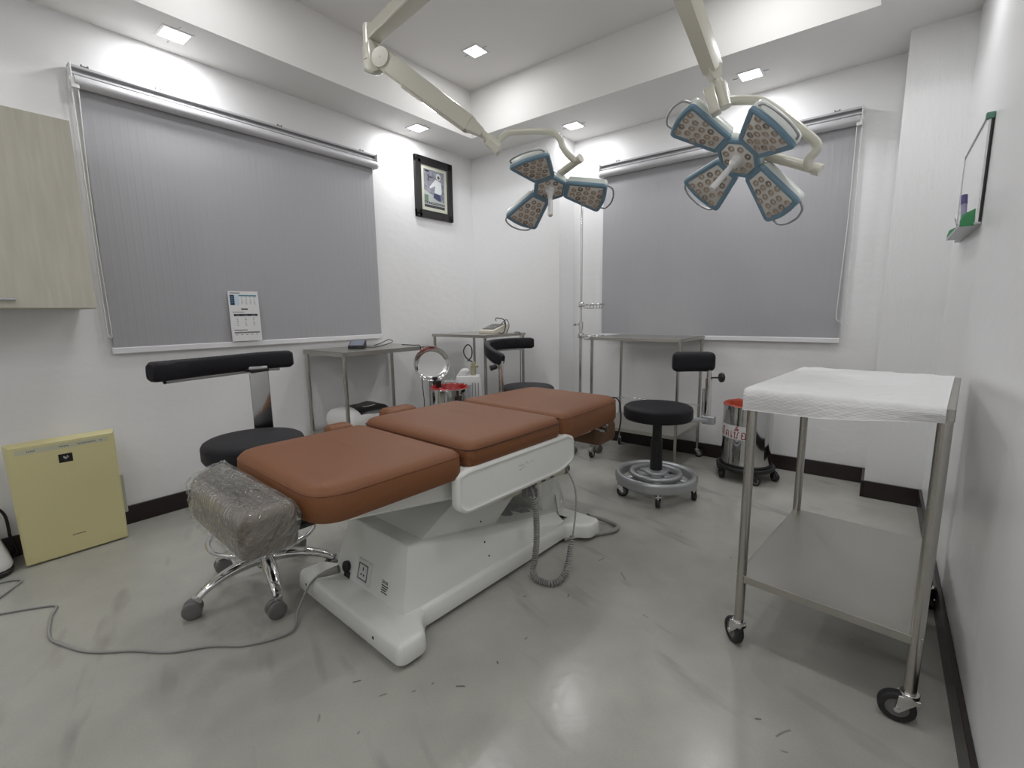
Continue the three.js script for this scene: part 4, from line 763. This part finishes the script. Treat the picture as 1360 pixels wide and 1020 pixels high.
// ---------------------------------------------------------------- things on the tables
{
  const t = thing('table_device', 'small dark grey angled device lying on the left wall table', 'device', [.27, .868, 1.73], 40 * D2R);
  mesh('device_body', hull([[-.05, .004, -.035], [.05, .004, -.035], [-.05, .004, .035], [.05, .004, .035], [-.05, .05, -.035], [.05, .05, -.035], [-.05, .016, .035], [.05, .016, .035]], .004), M.black, t);
  mesh('device_screen', hull([[-.046, .0545, -.032], [.046, .0545, -.032], [-.046, .0215, .03], [.046, .0215, .03]], .0008), std([.20, .22, .27], .3), t);
  mesh('device_cable', tube([[.05, .01, 0], [.12, .006, -.05], [.20, .03, -.18], [.16, .045, -.25], [.10, .02, -.26], [.06, .006, -.20]], .003, { n: 6, seg: 50 }), M.blackCable, t);
}
mesh('hanging_cable', tube([[.30, .874, 1.37], [.44, .874, 1.37], [.508, .872, 1.375], [.516, .80, 1.375], [.512, .6, 1.37], [.520, .45, 1.366], [.51, .30, 1.375], [.515, .02, 1.37], [.46, .006, 1.30], [.30, .006, 1.22]], .0032, { n: 6, seg: 100 }), M.blackCable).userData = { label: 'thin black cable hanging down from the left wall table', category: 'cable' };
{
  const t = thing('telephone_device', 'cream desk device with dark sloping keypad and cables on corner table', 'device', [.56, .9325, .62], -8 * D2R);
  const slope = Math.atan2(.055, .16);
  const body = mesh('device_body', hull([[-.09, .003, .08], [.09, .003, .08], [-.09, .003, -.08], [.09, .003, -.08], [-.09, .02, .08], [.09, .02, .08], [-.09, .075, -.08], [.09, .075, -.08]], .006), std([.58, .55, .46], .45), t);
  const key = new THREE.Matrix4().makeTranslation(0, .0545, 0).multiply(new THREE.Matrix4().makeRotationX(slope));
  mesh('keypad', rb(.15, .004, .13, .002).applyMatrix4(key), std([.10, .10, .11], .4), body);
  for (let r = 0; r < 4; r++) for (let c = 0; c < 3; c++) mesh('key', rb(.026, .006, .018, .002, -.035 + c * .038, .003, -.045 + r * .030).applyMatrix4(key), M.grey, body);
  mesh('coiled_cable', [tube([[.08, .06, -.06], [.10, .11, -.03], [.06, .125, .01], [0, .115, -.03], [-.04, .10, -.07]], .004, { n: 6, seg: 50 }), tube([[.095, .05, -.05], [.13, .09, -.02], [.15, .05, .0], [.145, .006, .02], [.11, .006, .04]], .004, { n: 6, seg: 50 }), tube([[.09, .07, .0], [.12, .11, -.04], [.14, .06, -.05], [.12, .006, -.04]], .003, { n: 6, seg: 50 })], M.blackCable, t);
}
mesh('hanging_cable', tube([[.66, .935, .46], [.715, .936, .47], [.732, .92, .475], [.728, .80, .47], [.735, .6, .48], [.728, .4, .475], [.735, .02, .48], [.70, .006, .42]], .003, { n: 6, seg: 80 }), M.blackCable).userData = { label: 'thin black cable hanging down beside the corner table leg', category: 'cable' };
{
  const t = thing('packed_bag', 'white plastic package with black print on the left table shelf', 'package', [.27, .301, 1.735], 0);
  const tex = canvasTex(256, 256, (g, w, h) => { g.fillStyle = '#d9d8d6'; g.fillRect(0, 0, w, h); g.fillStyle = '#17171a'; g.beginPath(); g.moveTo(70, 40); g.lineTo(215, 30); g.lineTo(225, 150); g.lineTo(150, 175); g.lineTo(120, 200); g.lineTo(70, 160); g.fill(); g.strokeStyle = '#2a2a2c'; g.lineWidth = 6; g.beginPath(); g.moveTo(190, 30); g.lineTo(245, 120); g.stroke(); g.fillStyle = '#d9d8d6'; g.fillRect(110, 80, 60, 8); });
  const gm = slab(rectP(-.17, .17, -.20, .20), .08, [[.09, .0], [.04, .004], [.012, .03], [.0, .07], [.008, .11], [.03, .140], [.06, .158], [.10, .170], [.15, .174]], 8, 3, (x, y, z) => [x, y < .01 ? y : y + (fbm(x * 14 + 9, z * 14 + 4, 3) - .5) * .03, z]);
  { const p = gm.attributes.position, u = gm.attributes.uv; for (let i = 0; i < p.count; i++) u.setXY(i, .5 - p.getZ(i) / .42, .5 + p.getX(i) / .42); }
  mesh('bag', gm, std([1, 1, 1], .35, { map: tex }), t);
}

// ---------------------------------------------------------------- air purifier
{
  const t = thing('air_purifier', 'pale yellow air purifier with black badge standing against the left wall', 'air purifier', [.02, 0, 3.252], Math.PI / 2);
  // local x: along the wall (+x = towards -z), local z: into the room
  const w = .365, H = .558;
  const front = mesh('front_panel', hull([[-w / 2 + .008, .012, .18], [w / 2 - .008, .012, .18], [-w / 2 + .008, H - .012, .180], [w / 2 - .008, H - .012, .180], [-w / 2 + .01, .012, .15], [w / 2 - .01, .012, .15], [-w / 2 - .0, H - .004, .15], [w / 2 + .0, H - .004, .15]], .007), M.purifier, t);
  mesh('rear_body', hull([[-w / 2 + .02, .01, .14], [w / 2 - .02, .01, .14], [-w / 2 + .02, H - .025, .14], [w / 2 - .02, H - .025, .14], [-w / 2 + .03, .01, .02], [w / 2 - .03, .01, .02], [-w / 2 + .03, H - .05, .02], [w / 2 - .03, H - .05, .02]], .008), M.purifierSide, t);
  mesh('side_handle', rb(.03, .20, .05, .006, w / 2 + .006, .22, .12), std([.42, .43, .36], .5), t);
  const strip = canvasTex(512, 40, (g, W2, h) => { g.fillStyle = '#bdbca4'; g.fillRect(0, 0, W2, h); g.fillStyle = '#4a4f58'; for (const [x, n] of [[60, 5], [230, 6], [330, 12], [460, 2]]) for (let i = 0; i < n; i++) g.fillRect(x + i * 9, 16 + (i % 2) * 3, 6, 8); });
  const e = .1873;
  mesh('label_strip', new THREE.PlaneGeometry(w - .05, .024).translate(0, H - .035, e), std([1, 1, 1], .5, { map: strip }), front);
  const badge = canvasTex(128, 112, (g, W2, h) => { g.fillStyle = '#0b0b0b'; g.fillRect(0, 0, W2, h); g.fillStyle = '#e8e8e8'; for (const [x, y] of [[50, 38], [66, 46], [82, 34], [56, 54], [74, 58], [64, 70], [50, 50], [86, 48]]) { g.beginPath(); g.arc(x, y, 5.5, 0, 7); g.fill(); } });
  mesh('badge', new THREE.PlaneGeometry(.048, .04).translate(.0, H - .092, e), std([1, 1, 1], .3, { map: badge }), front);
  const word = canvasTex(128, 32, (g, W2, h) => { g.fillStyle = '#bfb98c'; g.fillRect(0, 0, W2, h); g.fillStyle = '#2b2820'; for (let i = 0; i < 8; i++) g.fillRect(6 + i * 15, 10 + (i % 3 ? 0 : 2), 11, 12); });
  mesh('word_mark', new THREE.PlaneGeometry(.05, .009).translate(.005, .095, e), std([1, 1, 1], .4, { map: word }), front);
}
{ // white appliance cut by the frame edge
  const t = thing('white_appliance', 'white plastic appliance with black rim base beside the air purifier', 'appliance', [.113, 0, 3.612], 0);
  mesh('base_rim', slab(rectP(-.10, .135, -.145, .13), .08, [[.02, .001], [.002, .006], [0, .02], [.006, .028], [.02, .03]], 8), M.black, t);
  mesh('housing', slab(rectP(-.10, .135, -.145, .13), .08, [[.004, .03], [0, .038], [.004, .06], [.03, .16], [.045, .21], [.06, .225], [.09, .23]], 8), M.whitePlastic, t);
  mesh('cable', tube([[-.05, .20, -.08], [-.06, .26, -.12], [-.07, .22, -.15], [-.075, .12, -.155], [-.08, .01, -.15], [-.085, .008, .05], [-.085, .008, .2]], .006, { n: 8, seg: 60 }), M.blackCable, t);
}

// ---------------------------------------------------------------- whiteboard with pen tray
{
  const t = thing('whiteboard', 'small whiteboard with green corners and pen tray on the right wall', 'whiteboard', [W, 1.395, .90], -Math.PI / 2);
  // local x runs along +z of the room, local z into the room
  const w = .60, H = .365;
  mesh('board_panel', rb(w, H, .012, .002, 0, H / 2, .010), std([.78, .79, .79], .18), t);
  mesh('board_frame', [rb(w + .01, .008, .02, .002, 0, H, .010), rb(w + .01, .008, .02, .002, 0, 0, .010), rb(.006, H, .02, .002, -w / 2, H / 2, .010)], M.alu, t);
  mesh('dark_edge', rb(.003, H, .006, .001, w / 2 + .0015, H / 2, .006), M.black, t);
  mesh('corner_cap', [rb(.022, .022, .024, .004, w / 2 - .004, H - .004, .012)], std([.10, .24, .17], .5), t);
  const a0 = -.16, a1 = .292;
  mesh('pen_tray', [rb(a1 - a0, .005, .040, .001, (a0 + a1) / 2, -.004, .036), rb(a1 - a0, .012, .003, .001, (a0 + a1) / 2, .001, .055)], M.alu, t);
  for (const x of [a0, a1]) mesh('tray_end', hull([[x, -.004, .018], [x, -.004, .055], [x, .052, .020], [x, .034, .034], [x, .036, .050], [x - .005, -.004, .018], [x - .005, .048, .020], [x - .005, .016, .055]], .0015), M.green, t);
}
{
  const p = thing('marker_pen', 'purple and grey marker pen standing in the whiteboard tray', 'pen', [3.318, 1.394, 1.13]);
  mesh('barrel', cy([0, .0, 0], [-.004, .085, -.012], .0085), std([.30, .29, .42], .4), p); mesh('cap', cy([-.004, .085, -.012], [-.0055, .118, -.017], .0095), std([.09, .07, .22], .4), p);
  const b = thing('binder_clip', 'small black clip lying in the whiteboard pen tray', 'clip', [3.318, 1.394, 1.04]);
  mesh('clip_body', hull([[-.012, .001, -.02], [.012, .001, -.02], [-.012, .001, .02], [.012, .001, .02], [0, .026, -.02], [0, .026, .02]], .001), M.black, b);
  mesh('clip_handle', tube([[-.01, .02, -.012], [-.018, .045, -.008], [-.018, .045, .008], [-.01, .02, .012]], .0016, { n: 6 }), M.chrome, b);
}

renderer.render(scene, camera);
